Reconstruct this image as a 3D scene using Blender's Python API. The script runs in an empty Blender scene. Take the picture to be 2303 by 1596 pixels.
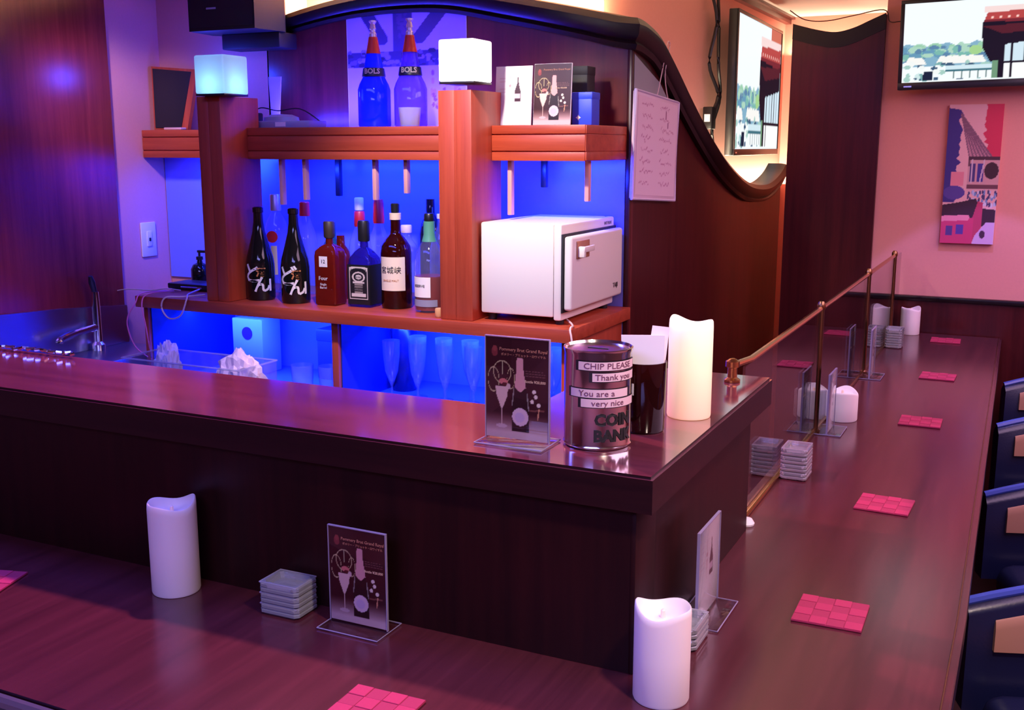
import bpy, bmesh, math, random
import numpy as np
from mathutils import Vector, Matrix
R = math.radians
rng = random.Random(7)
SC = bpy.context.scene
COL = SC.collection

# ------------------------------------------------------------------ camera, world, lights, exposure
cd = bpy.data.cameras.new('camera'); cam = bpy.data.objects.new('camera', cd); COL.objects.link(cam)
cam.location = (0, 0, 1.65); cam.rotation_euler = (R(90 - 10.96), 0, R(26.0))
cd.sensor_width = 36; cd.lens = 36 * 2416 / 2303; cd.clip_start = .02
SC.camera = cam
SC.view_settings.view_transform = 'Standard'; SC.view_settings.look = 'None'
SC.view_settings.gamma = 1; SC.view_settings.use_curve_mapping = False
SC.view_settings.exposure = 0.0
try:
    SC.cycles.use_denoising = True
    SC.cycles.sample_clamp_indirect = 4.0
    SC.cycles.max_bounces = 12; SC.cycles.transparent_max_bounces = 24
    SC.cycles.caustics_reflective = False; SC.cycles.caustics_refractive = False
except Exception:
    pass
w = bpy.data.worlds.new('world'); SC.world = w; w.use_nodes = True
w.node_tree.nodes['Background'].inputs[0].default_value = (.30, .16, .30, 1)
w.node_tree.nodes['Background'].inputs[1].default_value = .02

def lamp(name, kind, loc, energy, color, target=None, size=.1, size_y=None, spot=None, blend=.3):
    l = bpy.data.lights.new(name, kind); l.energy = energy; l.color = color
    if kind == 'AREA':
        l.shape = 'RECTANGLE'; l.size = size; l.size_y = size_y or size
    else:
        l.shadow_soft_size = size
    if kind == 'SPOT':
        l.spot_size = R(spot); l.spot_blend = blend
    o = bpy.data.objects.new(name, l); COL.objects.link(o); o.location = loc
    if target is not None:
        o.rotation_euler = (Vector(target) - Vector(loc)).to_track_quat('-Z', 'Y').to_euler()
    return o

BLUE = (.006, .026, 1.0)
# warm downlights over the service side, and an added fill at left
lamp('downlight_cabinet', 'SPOT', (-1.30, 1.90, 2.27), 86, (1.0, .88, .78), (-1.34, 2.70, 1.22), .035, spot=78, blend=.6)
lamp('downlight_bar', 'SPOT', (-1.42, 1.81, 2.27), 125, (1.0, .36, .50), (-1.05, 1.25, .93), .03, spot=112, blend=.3)
lamp('fill_left', 'SPOT', (-2.45, 2.12, 2.27), 44, (.80, .60, 1.0), (-2.907, 2.95, 1.55), .05, spot=46, blend=.8)  # unseen spot added to brighten the pink strip of the left wall
# unseen fill areas added over the guest side, then ceiling lamps
lamp('fill_pink', 'AREA', (.85, 2.7, 2.28), 66, (1.0, .62, .98), (.85, 2.7, 0), 1.4, 3.0)  # added pink room fill, not a visible fixture
lamp('fill_near', 'AREA', (-.5, -.6, 2.28), 74, (.32, .30, 1.0), (-.5, -.6, 0), 1.6, 1.0)  # added violet fill from behind the viewer, not a visible fixture
lamp('downlight_counter', 'SPOT', (.15, .85, 2.27), 76, (1.0, .76, .66), (-.25, 1.35, .93), .06, spot=64, blend=.6)
lamp('downlight_far_wall', 'SPOT', (-.19, 3.94, 2.27), 34, (.30, .26, 1.0), (-.19, 3.941, 0), .012, spot=66.4, blend=.06)
lamp('blue_ceiling_led', 'AREA', (-1.7, 1.45, 2.29), 26, (.10, .12, 1.0), None, 1.6, .3)
# concealed strips
lamp('strip_back_wall', 'AREA', (-1.75, 3.18, 1.98), 60, (1.0, .72, .35), None, 1.2, .03).rotation_euler = (R(180), 0, 0)
lamp('strip_side_wall', 'AREA', (-1.250, 4.78, 1.452), 24, (1.0, .88, .60), None, .02, 2.2).rotation_euler = (R(180), 0, 0)
lamp('strip_passage', 'AREA', (-1.0, 5.865, 2.12), 2.4, (1.0, .85, .55), None, .5, .02).rotation_euler = (R(180), 0, 0)
# blue strips of the back bar, a led and an added sink fill
lamp('blue_strip_under_left', 'AREA', (-2.25, 2.80, 1.118), 27, BLUE, (-2.25, 2.92, .8), .70, .03)
lamp('blue_strip_under_right', 'AREA', (-1.5, 2.80, 1.118), 25, BLUE, (-1.5, 2.92, .8), .62, .03)
lamp('blue_strip_middle', 'AREA', (-1.9, 2.90, 1.588), 11, BLUE, (-1.9, 3.05, 1.3), .62, .02)
lamp('blue_strip_right', 'AREA', (-1.25, 2.90, 1.588), 6, BLUE, (-1.25, 3.05, 1.3), .24, .02)
lamp('blue_strip_left', 'AREA', (-2.56, 2.965, 1.605), 6, BLUE, (-2.58, 3.05, 1.3), .3, .02)
lamp('blue_strip_top', 'AREA', (-1.95, 2.93, 1.735), 12, (.04, .03, 1.0), (-1.95, 3.05, 1.95), .7, .02)
lamp('blue_led', 'POINT', (-2.56, 2.885, 1.895), 3.5, (.02, .05, 1.0), None, .03)
lamp('fill_sink', 'SPOT', (-2.3, 2.0, 2.2), 80, (.24, .10, 1.0), (-2.78, 2.35, .97), .05, spot=34, blend=1.0)  # unseen violet spot added to turn the sink area bluer

# ------------------------------------------------------------------ materials
def lin(c):
    return tuple((x / 12.92 if x <= .04045 else ((x + .055) / 1.055) ** 2.4) for x in c)
def s255(*c):
    return lin([x / 255 for x in c])
MATS = {}
def mat(name, col, rough=.5, metal=0, spec=.5, emit=None, estr=0, coat=0, noise=0, nscale=40, bump=0, sub=0):
    m = bpy.data.materials.new(name); m.use_nodes = True; nt = m.node_tree
    p = nt.nodes['Principled BSDF']
    p.inputs['Base Color'].default_value = (*col, 1); p.inputs['Roughness'].default_value = rough
    p.inputs['Metallic'].default_value = metal; p.inputs['Specular IOR Level'].default_value = spec
    p.inputs['Coat Weight'].default_value = coat; p.inputs['Coat Roughness'].default_value = .1
    if sub:
        p.inputs['Subsurface Weight'].default_value = sub
        p.inputs['Subsurface Radius'].default_value = (.02, .014, .01); p.inputs['Subsurface Scale'].default_value = 1
    if emit:
        p.inputs['Emission Color'].default_value = (*emit, 1); p.inputs['Emission Strength'].default_value = estr
    if noise or bump:
        tc = nt.nodes.new('ShaderNodeTexCoord'); n = nt.nodes.new('ShaderNodeTexNoise')
        n.inputs['Scale'].default_value = nscale; n.inputs['Detail'].default_value = 5
        nt.links.new(tc.outputs['Object'], n.inputs['Vector'])
        if noise:
            mx = nt.nodes.new('ShaderNodeMix'); mx.data_type = 'RGBA'
            mx.inputs['A'].default_value = (*[c * (1 - noise) for c in col], 1)
            mx.inputs['B'].default_value = (*[min(1, c * (1 + noise)) for c in col], 1)
            nt.links.new(n.outputs['Fac'], mx.inputs['Factor']); nt.links.new(mx.outputs['Result'], p.inputs['Base Color'])
        if bump:
            b = nt.nodes.new('ShaderNodeBump'); b.inputs['Strength'].default_value = bump; b.inputs['Distance'].default_value = .002
            nt.links.new(n.outputs['Fac'], b.inputs['Height']); nt.links.new(b.outputs['Normal'], p.inputs['Normal'])
    MATS[name] = m
    return m
def wood(name, c1, c2, rough, axis='z', scale=14, coat=0, spec=.5):
    m = mat(name, c1, rough, coat=coat, spec=spec); nt = m.node_tree; p = nt.nodes['Principled BSDF']
    tc = nt.nodes.new('ShaderNodeTexCoord'); mp = nt.nodes.new('ShaderNodeMapping')
    s = {'x': (.05, 1, 1), 'y': (1, .05, 1), 'z': (1, 1, .05)}[axis]
    mp.inputs['Scale'].default_value = s
    n = nt.nodes.new('ShaderNodeTexNoise'); n.inputs['Scale'].default_value = scale * 3; n.inputs['Detail'].default_value = 8
    n.inputs['Roughness'].default_value = .7
    r = nt.nodes.new('ShaderNodeValToRGB'); r.color_ramp.elements[0].position = .35; r.color_ramp.elements[1].position = .68
    r.color_ramp.elements[0].color = (*c1, 1); r.color_ramp.elements[1].color = (*c2, 1)
    nt.links.new(tc.outputs['Object'], mp.inputs['Vector']); nt.links.new(mp.outputs['Vector'], n.inputs['Vector'])
    nt.links.new(n.outputs['Fac'], r.inputs['Fac']); nt.links.new(r.outputs['Color'], p.inputs['Base Color'])
    return m
def thin_glass(name, tint=(1, 1, 1), rough=0.0, body=None, bodyw=0.0, ior=1.5):
    """a thin pane or bottle wall: tinted transparent seen straight on, mirror-like at a slant"""
    m = bpy.data.materials.new(name); m.use_nodes = True; nt = m.node_tree; nt.nodes.clear()
    o = nt.nodes.new('ShaderNodeOutputMaterial'); t = nt.nodes.new('ShaderNodeBsdfTransparent')
    g = nt.nodes.new('ShaderNodeBsdfGlossy'); fr = nt.nodes.new('ShaderNodeFresnel'); mx = nt.nodes.new('ShaderNodeMixShader')
    t.inputs['Color'].default_value = (*tint, 1); g.inputs['Roughness'].default_value = rough; fr.inputs['IOR'].default_value = ior
    ge = nt.nodes.new('ShaderNodeNewGeometry'); mi_ = nt.nodes.new('ShaderNodeMix'); mi_.data_type = 'FLOAT'
    mi_.inputs['A'].default_value = ior; mi_.inputs['B'].default_value = 1 / ior
    nt.links.new(ge.outputs['Backfacing'], mi_.inputs['Factor']); nt.links.new(mi_.outputs['Result'], fr.inputs['IOR'])
    src = t
    if body:
        d = nt.nodes.new('ShaderNodeBsdfDiffuse'); d.inputs['Color'].default_value = (*body, 1)
        tl = nt.nodes.new('ShaderNodeBsdfTranslucent'); tl.inputs['Color'].default_value = (*body, 1)
        a = nt.nodes.new('ShaderNodeMixShader'); a.inputs[0].default_value = .5
        nt.links.new(d.outputs[0], a.inputs[1]); nt.links.new(tl.outputs[0], a.inputs[2])
        b = nt.nodes.new('ShaderNodeMixShader'); b.inputs[0].default_value = bodyw
        nt.links.new(t.outputs[0], b.inputs[1]); nt.links.new(a.outputs[0], b.inputs[2]); src = b
    nt.links.new(fr.outputs[0], mx.inputs[0]); nt.links.new(src.outputs[0], mx.inputs[1]); nt.links.new(g.outputs[0], mx.inputs[2])
    nt.links.new(mx.outputs[0], o.inputs['Surface'])
    return m
def shade_mat(name, col):
    m = bpy.data.materials.new(name); m.use_nodes = True; nt = m.node_tree; nt.nodes.clear()
    o = nt.nodes.new('ShaderNodeOutputMaterial'); d = nt.nodes.new('ShaderNodeBsdfDiffuse'); t = nt.nodes.new('ShaderNodeBsdfTranslucent')
    mx = nt.nodes.new('ShaderNodeMixShader'); mx.inputs[0].default_value = .55
    d.inputs['Color'].default_value = (*col, 1); t.inputs['Color'].default_value = (*col, 1)
    nt.links.new(d.outputs[0], mx.inputs[1]); nt.links.new(t.outputs[0], mx.inputs[2]); nt.links.new(mx.outputs[0], o.inputs['Surface'])
    return m
def print_mat(name, rough=.4, emit=0):
    m = mat(name, (.5, .5, .5), rough); nt = m.node_tree; p = nt.nodes['Principled BSDF']
    a = nt.nodes.new('ShaderNodeVertexColor'); a.layer_name = 'col'
    nt.links.new(a.outputs['Color'], p.inputs['Base Color'])
    if emit:
        nt.links.new(a.outputs['Color'], p.inputs['Emission Color']); p.inputs['Emission Strength'].default_value = emit
        p.inputs['Base Color'].default_value = (.01, .01, .01, 1)
        nt.links.remove(p.inputs['Base Color'].links[0])
    return m

pink_wall = mat('pink_wall_paint', s255(226, 152, 140), .75, noise=.04, nscale=120, bump=.05)
ceil_m = mat('ceiling_paint', s255(205, 185, 180), .8)
floor_m = mat('floor_vinyl', s255(70, 48, 44), .4, noise=.2, nscale=10)
dark_wood = wood('dark_wood_panel', s255(58, 16, 18), s255(80, 25, 26), .3, 'z', 10, spec=.3)
lit_back_wood = wood('lit_back_wood_panel', s255(82, 24, 28), s255(108, 36, 38), .3, 'z', 10)  # lighter copy of the panel wood, for the light on the back wall
door_wood = wood('left_wood_panel', s255(114, 36, 30), s255(142, 52, 42), .26, 'z', 10)
red_wood = wood('cabinet_wood', s255(158, 58, 34), s255(190, 80, 50), .42, 'x', 10)
red_wood_v = wood('cabinet_wood_upright', s255(158, 58, 34), s255(190, 80, 50), .42, 'z', 10)
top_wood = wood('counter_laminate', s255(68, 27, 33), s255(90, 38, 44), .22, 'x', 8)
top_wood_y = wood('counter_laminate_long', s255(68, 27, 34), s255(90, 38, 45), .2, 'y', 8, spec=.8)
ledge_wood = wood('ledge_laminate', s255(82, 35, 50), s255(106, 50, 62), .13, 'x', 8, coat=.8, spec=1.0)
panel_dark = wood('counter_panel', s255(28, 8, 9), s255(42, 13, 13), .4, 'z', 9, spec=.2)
edge_dark = wood('laminate_edge', s255(28, 10, 13), s255(42, 16, 18), .35, 'x', 9, spec=.25)
trim_m = mat('black_gloss_trim', s255(22, 9, 11), .35, spec=.3)
brass = mat('brass', s255(206, 160, 100), .22, 1)
brass_d = mat('brass_aged', s255(150, 110, 76), .3, 1)
chrome = mat('chrome', (.75, .75, .77), .12, 1)
steel = mat('stainless_steel', (.55, .56, .6), .28, 1)
tin = mat('tin', (.72, .68, .66), .14, 1)
black = mat('black_plastic', (.012, .012, .014), .35)
black_m = mat('black_matte', (.01, .01, .012), .6)
white_pl = mat('white_plastic', s255(236, 232, 224), .4)
cream_pl = mat('cream_enamel', s255(240, 232, 216), .35)
blue_light_m = mat('blue_light_tint', s255(120, 132, 225), .3)  # blue light of the niches put into the panel colour
wax = mat('white_wax', s255(240, 228, 220), .5, sub=.15)
acrylic = thin_glass('clear_acrylic', (.95, .95, .96))
acrylic_edge = mat('acrylic_edge', s255(150, 138, 168), .2)
partition_glass = thin_glass('partition_glass', (.93, .92, .94), ior=1.9)
clear_glass = thin_glass('clear_glass', (.90, .91, .95), body=(.85, .85, .95), bodyw=.10)
cut_glass = mat('cut_glass', (.93, .94, .98), .02); cut_glass.node_tree.nodes['Principled BSDF'].inputs['Transmission Weight'].default_value = .76
frost_glass = thin_glass('frosted_glass', (.9, .9, .95), .15, body=(.95, .90, .95), bodyw=.42)
amber_glass = thin_glass('amber_glass', (.6, .13, .05), body=s255(160, 42, 28), bodyw=.6)
amber_dark = thin_glass('amber_dark_glass', (.30, .04, .01), body=s255(80, 18, 10), bodyw=.6)
blue_glass = thin_glass('blue_liqueur_glass', (.12, .25, .95), body=s255(30, 80, 250), bodyw=.6)
violet_glass = thin_glass('violet_glass', (.5, .4, .95), body=s255(150, 110, 250), bodyw=.35)
black_glass = mat('black_bottle_glass', (.006, .007, .006), .06)
navy = mat('navy_leather', s255(20, 24, 54), .28, bump=.12, nscale=160)
side_tint_m = mat('dark_blue_light_tint', s255(34, 46, 120), .3)  # blue light on the inner cabinet sides put into the colour
hang_m = mat('pale_hanger_wood', s255(228, 164, 156), .5)
tan = mat('tan_lining', s255(176, 128, 100), .6)
coaster_m = mat('red_felt', s255(172, 36, 78), .8, noise=.1, nscale=300)
coaster_n = mat('red_felt_under', s255(156, 31, 70), .8, noise=.1, nscale=300)
paper = mat('white_paper', s255(242, 236, 240), .6)
menu_print = print_mat('menu_print', .35)
poster_print = print_mat('poster_print', .6)
ink = mat('black_ink', (.008, .008, .008), .5)
whiteink = mat('white_ink', s255(235, 228, 215), .5)
goldink = mat('gold_ink', s255(190, 120, 60), .5)
redcap = mat('red_cap', s255(215, 40, 52), .35)
tube_w = mat('white_cable', s255(235, 205, 195), .5)
grey_patch = mat('grey_patch', s255(150, 150, 158), .35)

# ------------------------------------------------------------------ builders
class B:
    def __init__(s, o=(0, 0, 0)):
        s.bm = bmesh.new(); s.o = Vector(o)
    def v(s, p): return s.bm.verts.new(Vector(p) - s.o)
    def face(s, vs, mi=0):
        try:
            f = s.bm.faces.new(vs); f.material_index = mi; return f
        except ValueError: return None
    def box(s, x0, x1, y0, y1, z0, z1, bev=0, mi=0, seg=2):
        vs = [s.v((x, y, z)) for x in (x0, x1) for y in (y0, y1) for z in (z0, z1)]
        fs = [s.face([vs[i] for i in q], mi) for q in ((0, 1, 3, 2), (4, 6, 7, 5), (0, 4, 5, 1), (2, 3, 7, 6), (0, 2, 6, 4), (1, 5, 7, 3))]
        if bev:
            es = list({e for f in fs for e in f.edges})
            bmesh.ops.bevel(s.bm, geom=es, offset=bev, segments=seg, profile=.5, affect='EDGES')
        return s
    def lathe(s, prof, c=(0, 0, 0), n=28, mi=0, sx=1, sy=1, top=None):
        rings = []
        for r, z in prof:
            if r < 1e-6: rings.append([s.v((c[0], c[1], c[2] + z))])
            else:
                ring = []
                for k in range(n):
                    a = 2 * math.pi * k / n
                    zz = z if top is None else top(a, r, z)
                    ring.append(s.v((c[0] + sx * r * math.cos(a), c[1] + sy * r * math.sin(a), c[2] + zz)))
                rings.append(ring)
        for a, b in zip(rings, rings[1:]):
            for k in range(n):
                k2 = (k + 1) % n
                if len(a) == 1 and len(b) == 1: continue
                if len(a) == 1: s.face([a[0], b[k2], b[k]], mi)
                elif len(b) == 1: s.face([a[k], a[k2], b[0]], mi)
                else: s.face([a[k], a[k2], b[k2], b[k]], mi)
        return s
    def sqlathe(s, prof, c=(0, 0, 0), wx=1, wy=1, k=.18, mi=0, n=6):
        """like lathe with a rounded rectangle as the plan; prof gives (scale, z, roundness 0..1)"""
        rings = []
        for sc_, z, rd in prof:
            ring = []
            for q in range(4):
                for j in range(n):
                    a = math.pi / 2 * (q + j / (n - 1)) 
                    ca, sa = math.cos(a), math.sin(a)
                    hx, hy = wx * sc_, wy * sc_
                    rr = k * min(wx, wy) * sc_
                    qx = 1 if q in (0, 3) else -1; qy = 1 if q in (0, 1) else -1
                    px = qx * (hx - rr) + rr * ca; py = qy * (hy - rr) + rr * sa
                    m_ = min(hx, hy)
                    px = px * (1 - rd) + rd * m_ * math.cos(a); py = py * (1 - rd) + rd * m_ * math.sin(a)
                    ring.append(s.v((c[0] + px, c[1] + py, c[2] + z)))
            rings.append(ring)
        N = len(rings[0])
        for a, b in zip(rings, rings[1:]):
            for i in range(N):
                s.face([a[i], a[(i + 1) % N], b[(i + 1) % N], b[i]], mi)
        s.face(list(reversed(rings[0])), mi); s.face(rings[-1], mi)
        return s
    def prism(s, poly, fn, a, b, mi=0):
        """poly of 2-D points, fn(u, v, t) -> xyz"""
        A = [s.v(fn(u, v, a)) for u, v in poly]; Bv = [s.v(fn(u, v, b)) for u, v in poly]
        s.face(A, mi); s.face(list(reversed(Bv)), mi)
        n = len(poly)
        for i in range(n): s.face([A[i], Bv[i], Bv[(i + 1) % n], A[(i + 1) % n]], mi)
        return s
    def tube(s, pts, r, n=8, mi=0, closed=False):
        pts = [Vector(p) for p in pts]; rings = []
        N = len(pts)
        for i, p in enumerate(pts):
            d = (pts[(i + 1) % N] - pts[i - 1]) if closed else (pts[min(i + 1, N - 1)] - pts[max(i - 1, 0)])
            d.normalize()
            u = d.cross(Vector((0, 0, 1)));
            if u.length < .05: u = d.cross(Vector((1, 0, 0)))
            u.normalize(); w_ = u.cross(d)
            rr = r[i] if isinstance(r, (list, tuple)) else r
            rings.append([s.v(p + u * rr * math.cos(2 * math.pi * k / n) + w_ * rr * math.sin(2 * math.pi * k / n)) for k in range(n)])
        pairs = list(zip(rings, rings[1:])) + ([(rings[-1], rings[0])] if closed else [])
        for a, b in pairs:
            for k in range(n): s.face([a[k], a[(k + 1) % n], b[(k + 1) % n], b[k]], mi)
        if not closed:
            s.face(list(reversed(rings[0])), mi); s.face(rings[-1], mi)
        return s
    def done(s, name, mats, parent=None, ang=35):
        bmesh.ops.recalc_face_normals(s.bm, faces=s.bm.faces)
        for f in s.bm.faces: f.smooth = True
        for e in s.bm.edges:
            if len(e.link_faces) == 2:
                e.smooth = e.calc_face_angle(0) < R(ang)
        me = bpy.data.meshes.new(name); s.bm.to_mesh(me); s.bm.free()
        for m in (mats if isinstance(mats, (list, tuple)) else [mats]): me.materials.append(m)
        o = bpy.data.objects.new(name, me); COL.objects.link(o)
        if parent: o.parent = parent
        elif s.o.length: o.location = s.o
        return o

def dark_sides(o, m):
    o.data.materials.append(m); k = len(o.data.materials) - 1
    for p in o.data.polygons:
        if p.normal.z < .5: p.material_index = k
    return o
def tag(o, label, cat, group=None):
    o['label'] = label; o['category'] = cat
    if group: o['group'] = group
    return o
def thing(name, label, cat, loc=(0, 0, 0), rz=0, group=None):
    o = bpy.data.objects.new(name, None); COL.objects.link(o); o.empty_display_size = .05
    o.location = loc; o.rotation_euler = (0, 0, rz)
    return tag(o, label, cat, group)
def struct(o): o['kind'] = 'structure'; return o
def dup(root, loc, rz=None, label=None, group=None):
    r = root.copy(); COL.objects.link(r); r.location = loc
    if rz is not None: r.rotation_euler = (0, 0, rz)
    if label: r['label'] = label
    if group: r['group'] = group
    for ch in list(root.children):
        c = ch.copy(); COL.objects.link(c); c.parent = r
        for g in list(ch.children):
            d = g.copy(); COL.objects.link(d); d.parent = c
    return r

def text(s, size, o, ux, uy, m, parent, name='lettering', align='CENTER', wrap=None, bold=0.0, sx=1.0):
    cu = bpy.data.curves.new(name, 'FONT'); cu.body = s; cu.size = size; cu.align_x = align; cu.align_y = 'CENTER'
    cu.extrude = .0002; cu.offset = bold; cu.resolution_u = 2
    ob = bpy.data.objects.new(name, cu); COL.objects.link(ob)
    dg = bpy.context.evaluated_depsgraph_get()
    me = bpy.data.meshes.new_from_object(ob.evaluated_get(dg))
    bpy.data.objects.remove(ob); bpy.data.curves.remove(cu)
    o = Vector(o); ux = Vector(ux).normalized(); uy = Vector(uy).normalized(); n = ux.cross(uy)
    for v in me.vertices:
        x, y, z = v.co; x *= sx
        if wrap:   # wrap = (cx, cy, radius, angle of the middle)
            a = wrap[3] + x / wrap[2]; r = wrap[2] + .0006 + z
            v.co = (wrap[0] + r * math.cos(a), wrap[1] + r * math.sin(a), o.z + y)
        else:
            v.co = o + ux * x + uy * y + n * (z + .0004)
    me.name = name; me.materials.clear(); me.materials.append(m)
    r = bpy.data.objects.new(name, me); COL.objects.link(r); r.parent = parent
    return r

class Canvas:
    def __init__(s, nx, ny, bg=(255, 255, 255)):
        s.nx, s.ny = nx, ny
        s.u, s.v = np.meshgrid(np.linspace(0, 1, nx), np.linspace(0, 1, ny)); s.a = np.zeros((ny, nx, 3)); s.a[:] = bg
    def put(s, mask, c, k=1.0): s.a[mask] = s.a[mask] * (1 - k) + np.array(c) * k
    def rect(s, u0, v0, u1, v1, c, k=1.0): s.put((s.u >= u0) & (s.u <= u1) & (s.v >= v0) & (s.v <= v1), c, k)
    def ell(s, cu, cv, ru, rv, c, k=1.0): s.put(((s.u - cu) / ru) ** 2 + ((s.v - cv) / rv) ** 2 <= 1, c, k)
    def ring(s, cu, cv, ru, rv, t, c, k=1.0):
        d = np.sqrt(((s.u - cu) / ru) ** 2 + ((s.v - cv) / rv) ** 2); s.put(np.abs(d - 1) < t, c, k)
    def poly(s, pts, c, k=1.0):
        ins = np.zeros(s.u.shape, bool); n = len(pts)
        for i in range(n):
            (x1, y1), (x2, y2) = pts[i], pts[(i + 1) % n]
            if y1 == y2: continue
            cr = ((s.v >= min(y1, y2)) & (s.v < max(y1, y2)) & (s.u < x1 + (s.v - y1) * (x2 - x1) / (y2 - y1)))
            ins ^= cr
        s.put(ins, c, k)
    def line(s, p, q, t, c, k=1.0, asp=1.0):
        px, py = p; qx, qy = q; dx, dy = qx - px, (qy - py) * asp; L = dx * dx + dy * dy + 1e-12
        tt = np.clip(((s.u - px) * dx + (s.v - py) * asp * dy) / L, 0, 1)
        d = np.hypot(s.u - px - tt * dx, (s.v - py) * asp - tt * dy); s.put(d < t, c, k)
    def mesh(s, name, o, ux, uy, w_, h_, m, parent):
        o = Vector(o); ux = Vector(ux).normalized(); uy = Vector(uy).normalized()
        co = np.zeros((s.ny, s.nx, 3))
        for i in range(3): co[..., i] = o[i] + ux[i] * w_ * s.u + uy[i] * h_ * s.v
        idx = np.arange(s.nx * s.ny).reshape(s.ny, s.nx)
        f = np.stack([idx[:-1, :-1], idx[:-1, 1:], idx[1:, 1:], idx[1:, :-1]], -1).reshape(-1, 4)
        me = bpy.data.meshes.new(name); me.from_pydata(co.reshape(-1, 3).tolist(), [], f.tolist())
        at = me.color_attributes.new('col', 'FLOAT_COLOR', 'POINT')
        c = np.clip(s.a / 255, 0, 1); c = np.where(c <= .04045, c / 12.92, ((c + .055) / 1.055) ** 2.4)
        rgba = np.ones((s.nx * s.ny, 4), np.float32); rgba[:, :3] = c.reshape(-1, 3)
        at.data.foreach_set('color', rgba.ravel()); me.materials.append(m)
        ob = bpy.data.objects.new(name, me); COL.objects.link(ob); ob.parent = parent
        return ob

# ------------------------------------------------------------------ room shell
CZ = 2.315                      # ceiling
XL, XW, XP = -2.907, -1.10, -1.28   # left wall, wood side wall, pink wall behind it
YB, YF, YE = 3.05, 4.50, 5.90
def room(name, m, *box, **k): return struct(B().box(*box, **k).done(name, m))
room('floor', floor_m, XL - .1, 2.7, -2.6, YE + .1, -.1, 0)
room('ceiling', ceil_m, XL - .1, 2.7, -2.6, YE + .1, CZ, CZ + .1)
room('wall_left', pink_wall, XL - .1, XL, -2.6, 3.4, 0, CZ)
room('wall_back', pink_wall, XL, XP - .1, 3.28, 3.38, 0, CZ)
room('wall_back_left', pink_wall, XL, -2.415, YB, 3.28, 0, CZ)
room('wall_passage', pink_wall, XP - .1, XP, 3.28, YE, 0, CZ)
room('wall_passage_end', pink_wall, XP - .1, -.5, YE, YE + .1, 0, CZ)
room('wall_far', pink_wall, -.59, 2.7, YF, YF + .12, 0, CZ)
room('wall_passage_right', pink_wall, -.59, -.49, YF + .12, YE, 0, CZ)
room('wall_right', pink_wall, 2.6, 2.7, -2.6, YF, 0, CZ)
room('wall_near', pink_wall, XL - .1, 2.7, -2.7, -2.6, 0, CZ)
room('trim_1', dark_wood, -.585, 2.6, YF - .022, YF, 0, 1.055)
room('trim_2', trim_m, -.588, 2.6, YF - .032, YF, 1.055, 1.074, bev=.004)
room('trim_3', dark_wood, XP, XP + .03, 4.4, YE, CZ - .035, CZ)
room('trim_4', dark_wood, XP, XP + .05, 4.4, YE, CZ - .012, CZ)
# left wood panel on the left wall
room('trim_5', door_wood, XL, XL + .018, -2.6, 2.79, 1.10, CZ)

# wood back wall with arched top
def arch():
    top = [(-2.42, 2.04), (-2.30, 2.075), (-2.10, 2.11), (-1.9, 2.125), (-1.7, 2.12), (-1.5, 2.085), (-1.3, 2.045), (XW, 2.0)]
    return top
def smooth(pts, n=6):
    out = []
    for i in range(len(pts) - 1):
        p0 = pts[max(i - 1, 0)]; p1 = pts[i]; p2 = pts[i + 1]; p3 = pts[min(i + 2, len(pts) - 1)]
        for k in range(n):
            t = k / n
            out.append(tuple(.5 * (2 * b + (c - a) * t + (2 * a - 5 * b + 4 * c - d) * t * t + (3 * b - a - 3 * c + d) * t ** 3) for a, b, c, d in zip(p0, p1, p2, p3)))
    out.append(tuple(pts[-1])); return out
at_ = smooth(arch(), 4)
b = B(); b.prism([(-2.42, 0)] + at_ + [(XW, 0)], lambda u, v, t: (u, t, v), YB, YB + .035); wb = struct(b.done('wall_wood_back', lit_back_wood, ang=20))
wave = smooth([(YB, 2.0), (3.12, 1.992), (3.24, 1.965), (3.37, 1.905), (3.57, 1.80), (3.80, 1.69), (4.05, 1.59), (4.33, 1.512), (4.555, 1.482), (4.80, 1.48), (5.0, 1.515), (5.12, 1.56)], 4)
b = B(); b.prism([(YB + .035, 0)] + [(max(y, YB + .035), z - .01) for y, z in wave] + [(5.12, 0)], lambda u, v, t: (t, u, v), XW - .035, XW); struct(b.done('wall_wood_side', dark_wood, ang=20))
# mouldings along the two curved tops
def moulding(name, path, place, h0, h1, mitre):
    b = B(); n = len(path); rings = []
    for i, (u, v) in enumerate(path):
        u2, v2 = path[min(i + 1, n - 1)]; u1, v1 = path[max(i - 1, 0)]
        d = Vector((u2 - u1, v2 - v1)).normalized(); nn = Vector((-d.y, d.x))
        k = h0 + (h1 - h0) * i / (n - 1)
        prof = [(-k, 0), (-k, .016), (-k * .82, .022), (-k * .7, .014), (-k * .45, .03), (-k * .1, .034), (.012, .022), (.016, 0), (.016, -.06), (0, -.06)]
        if i == mitre: nn = Vector((0, 1))
        rings.append([b.v(place(u + nn.x * a + ((t if mitre else -t) if i == mitre else 0), v + nn.y * a, t)) for a, t in prof])
    m = len(rings[0])
    for r0, r1 in zip(rings, rings[1:]):
        for j in range(m): b.face([r0[j], r1[j], r1[(j + 1) % m], r0[(j + 1) % m]])
    b.face(rings[0]); b.face(list(reversed(rings[-1])))
    return struct(b.done(name, trim_m, ang=40))
moulding('trim_6', at_, lambda u, v, t: (u, YB - t, v), .045, .075, len(at_) - 1)
moulding('trim_7', wave, lambda u, v, t: (XW + t, u, v), .075, .055, 0)
# upright edge bead at the corner of the two wood walls
room('trim_8', dark_wood, XW - .012, XW + .004, YB - .006, YB + .01, 0, 1.95, bev=.003)

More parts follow.
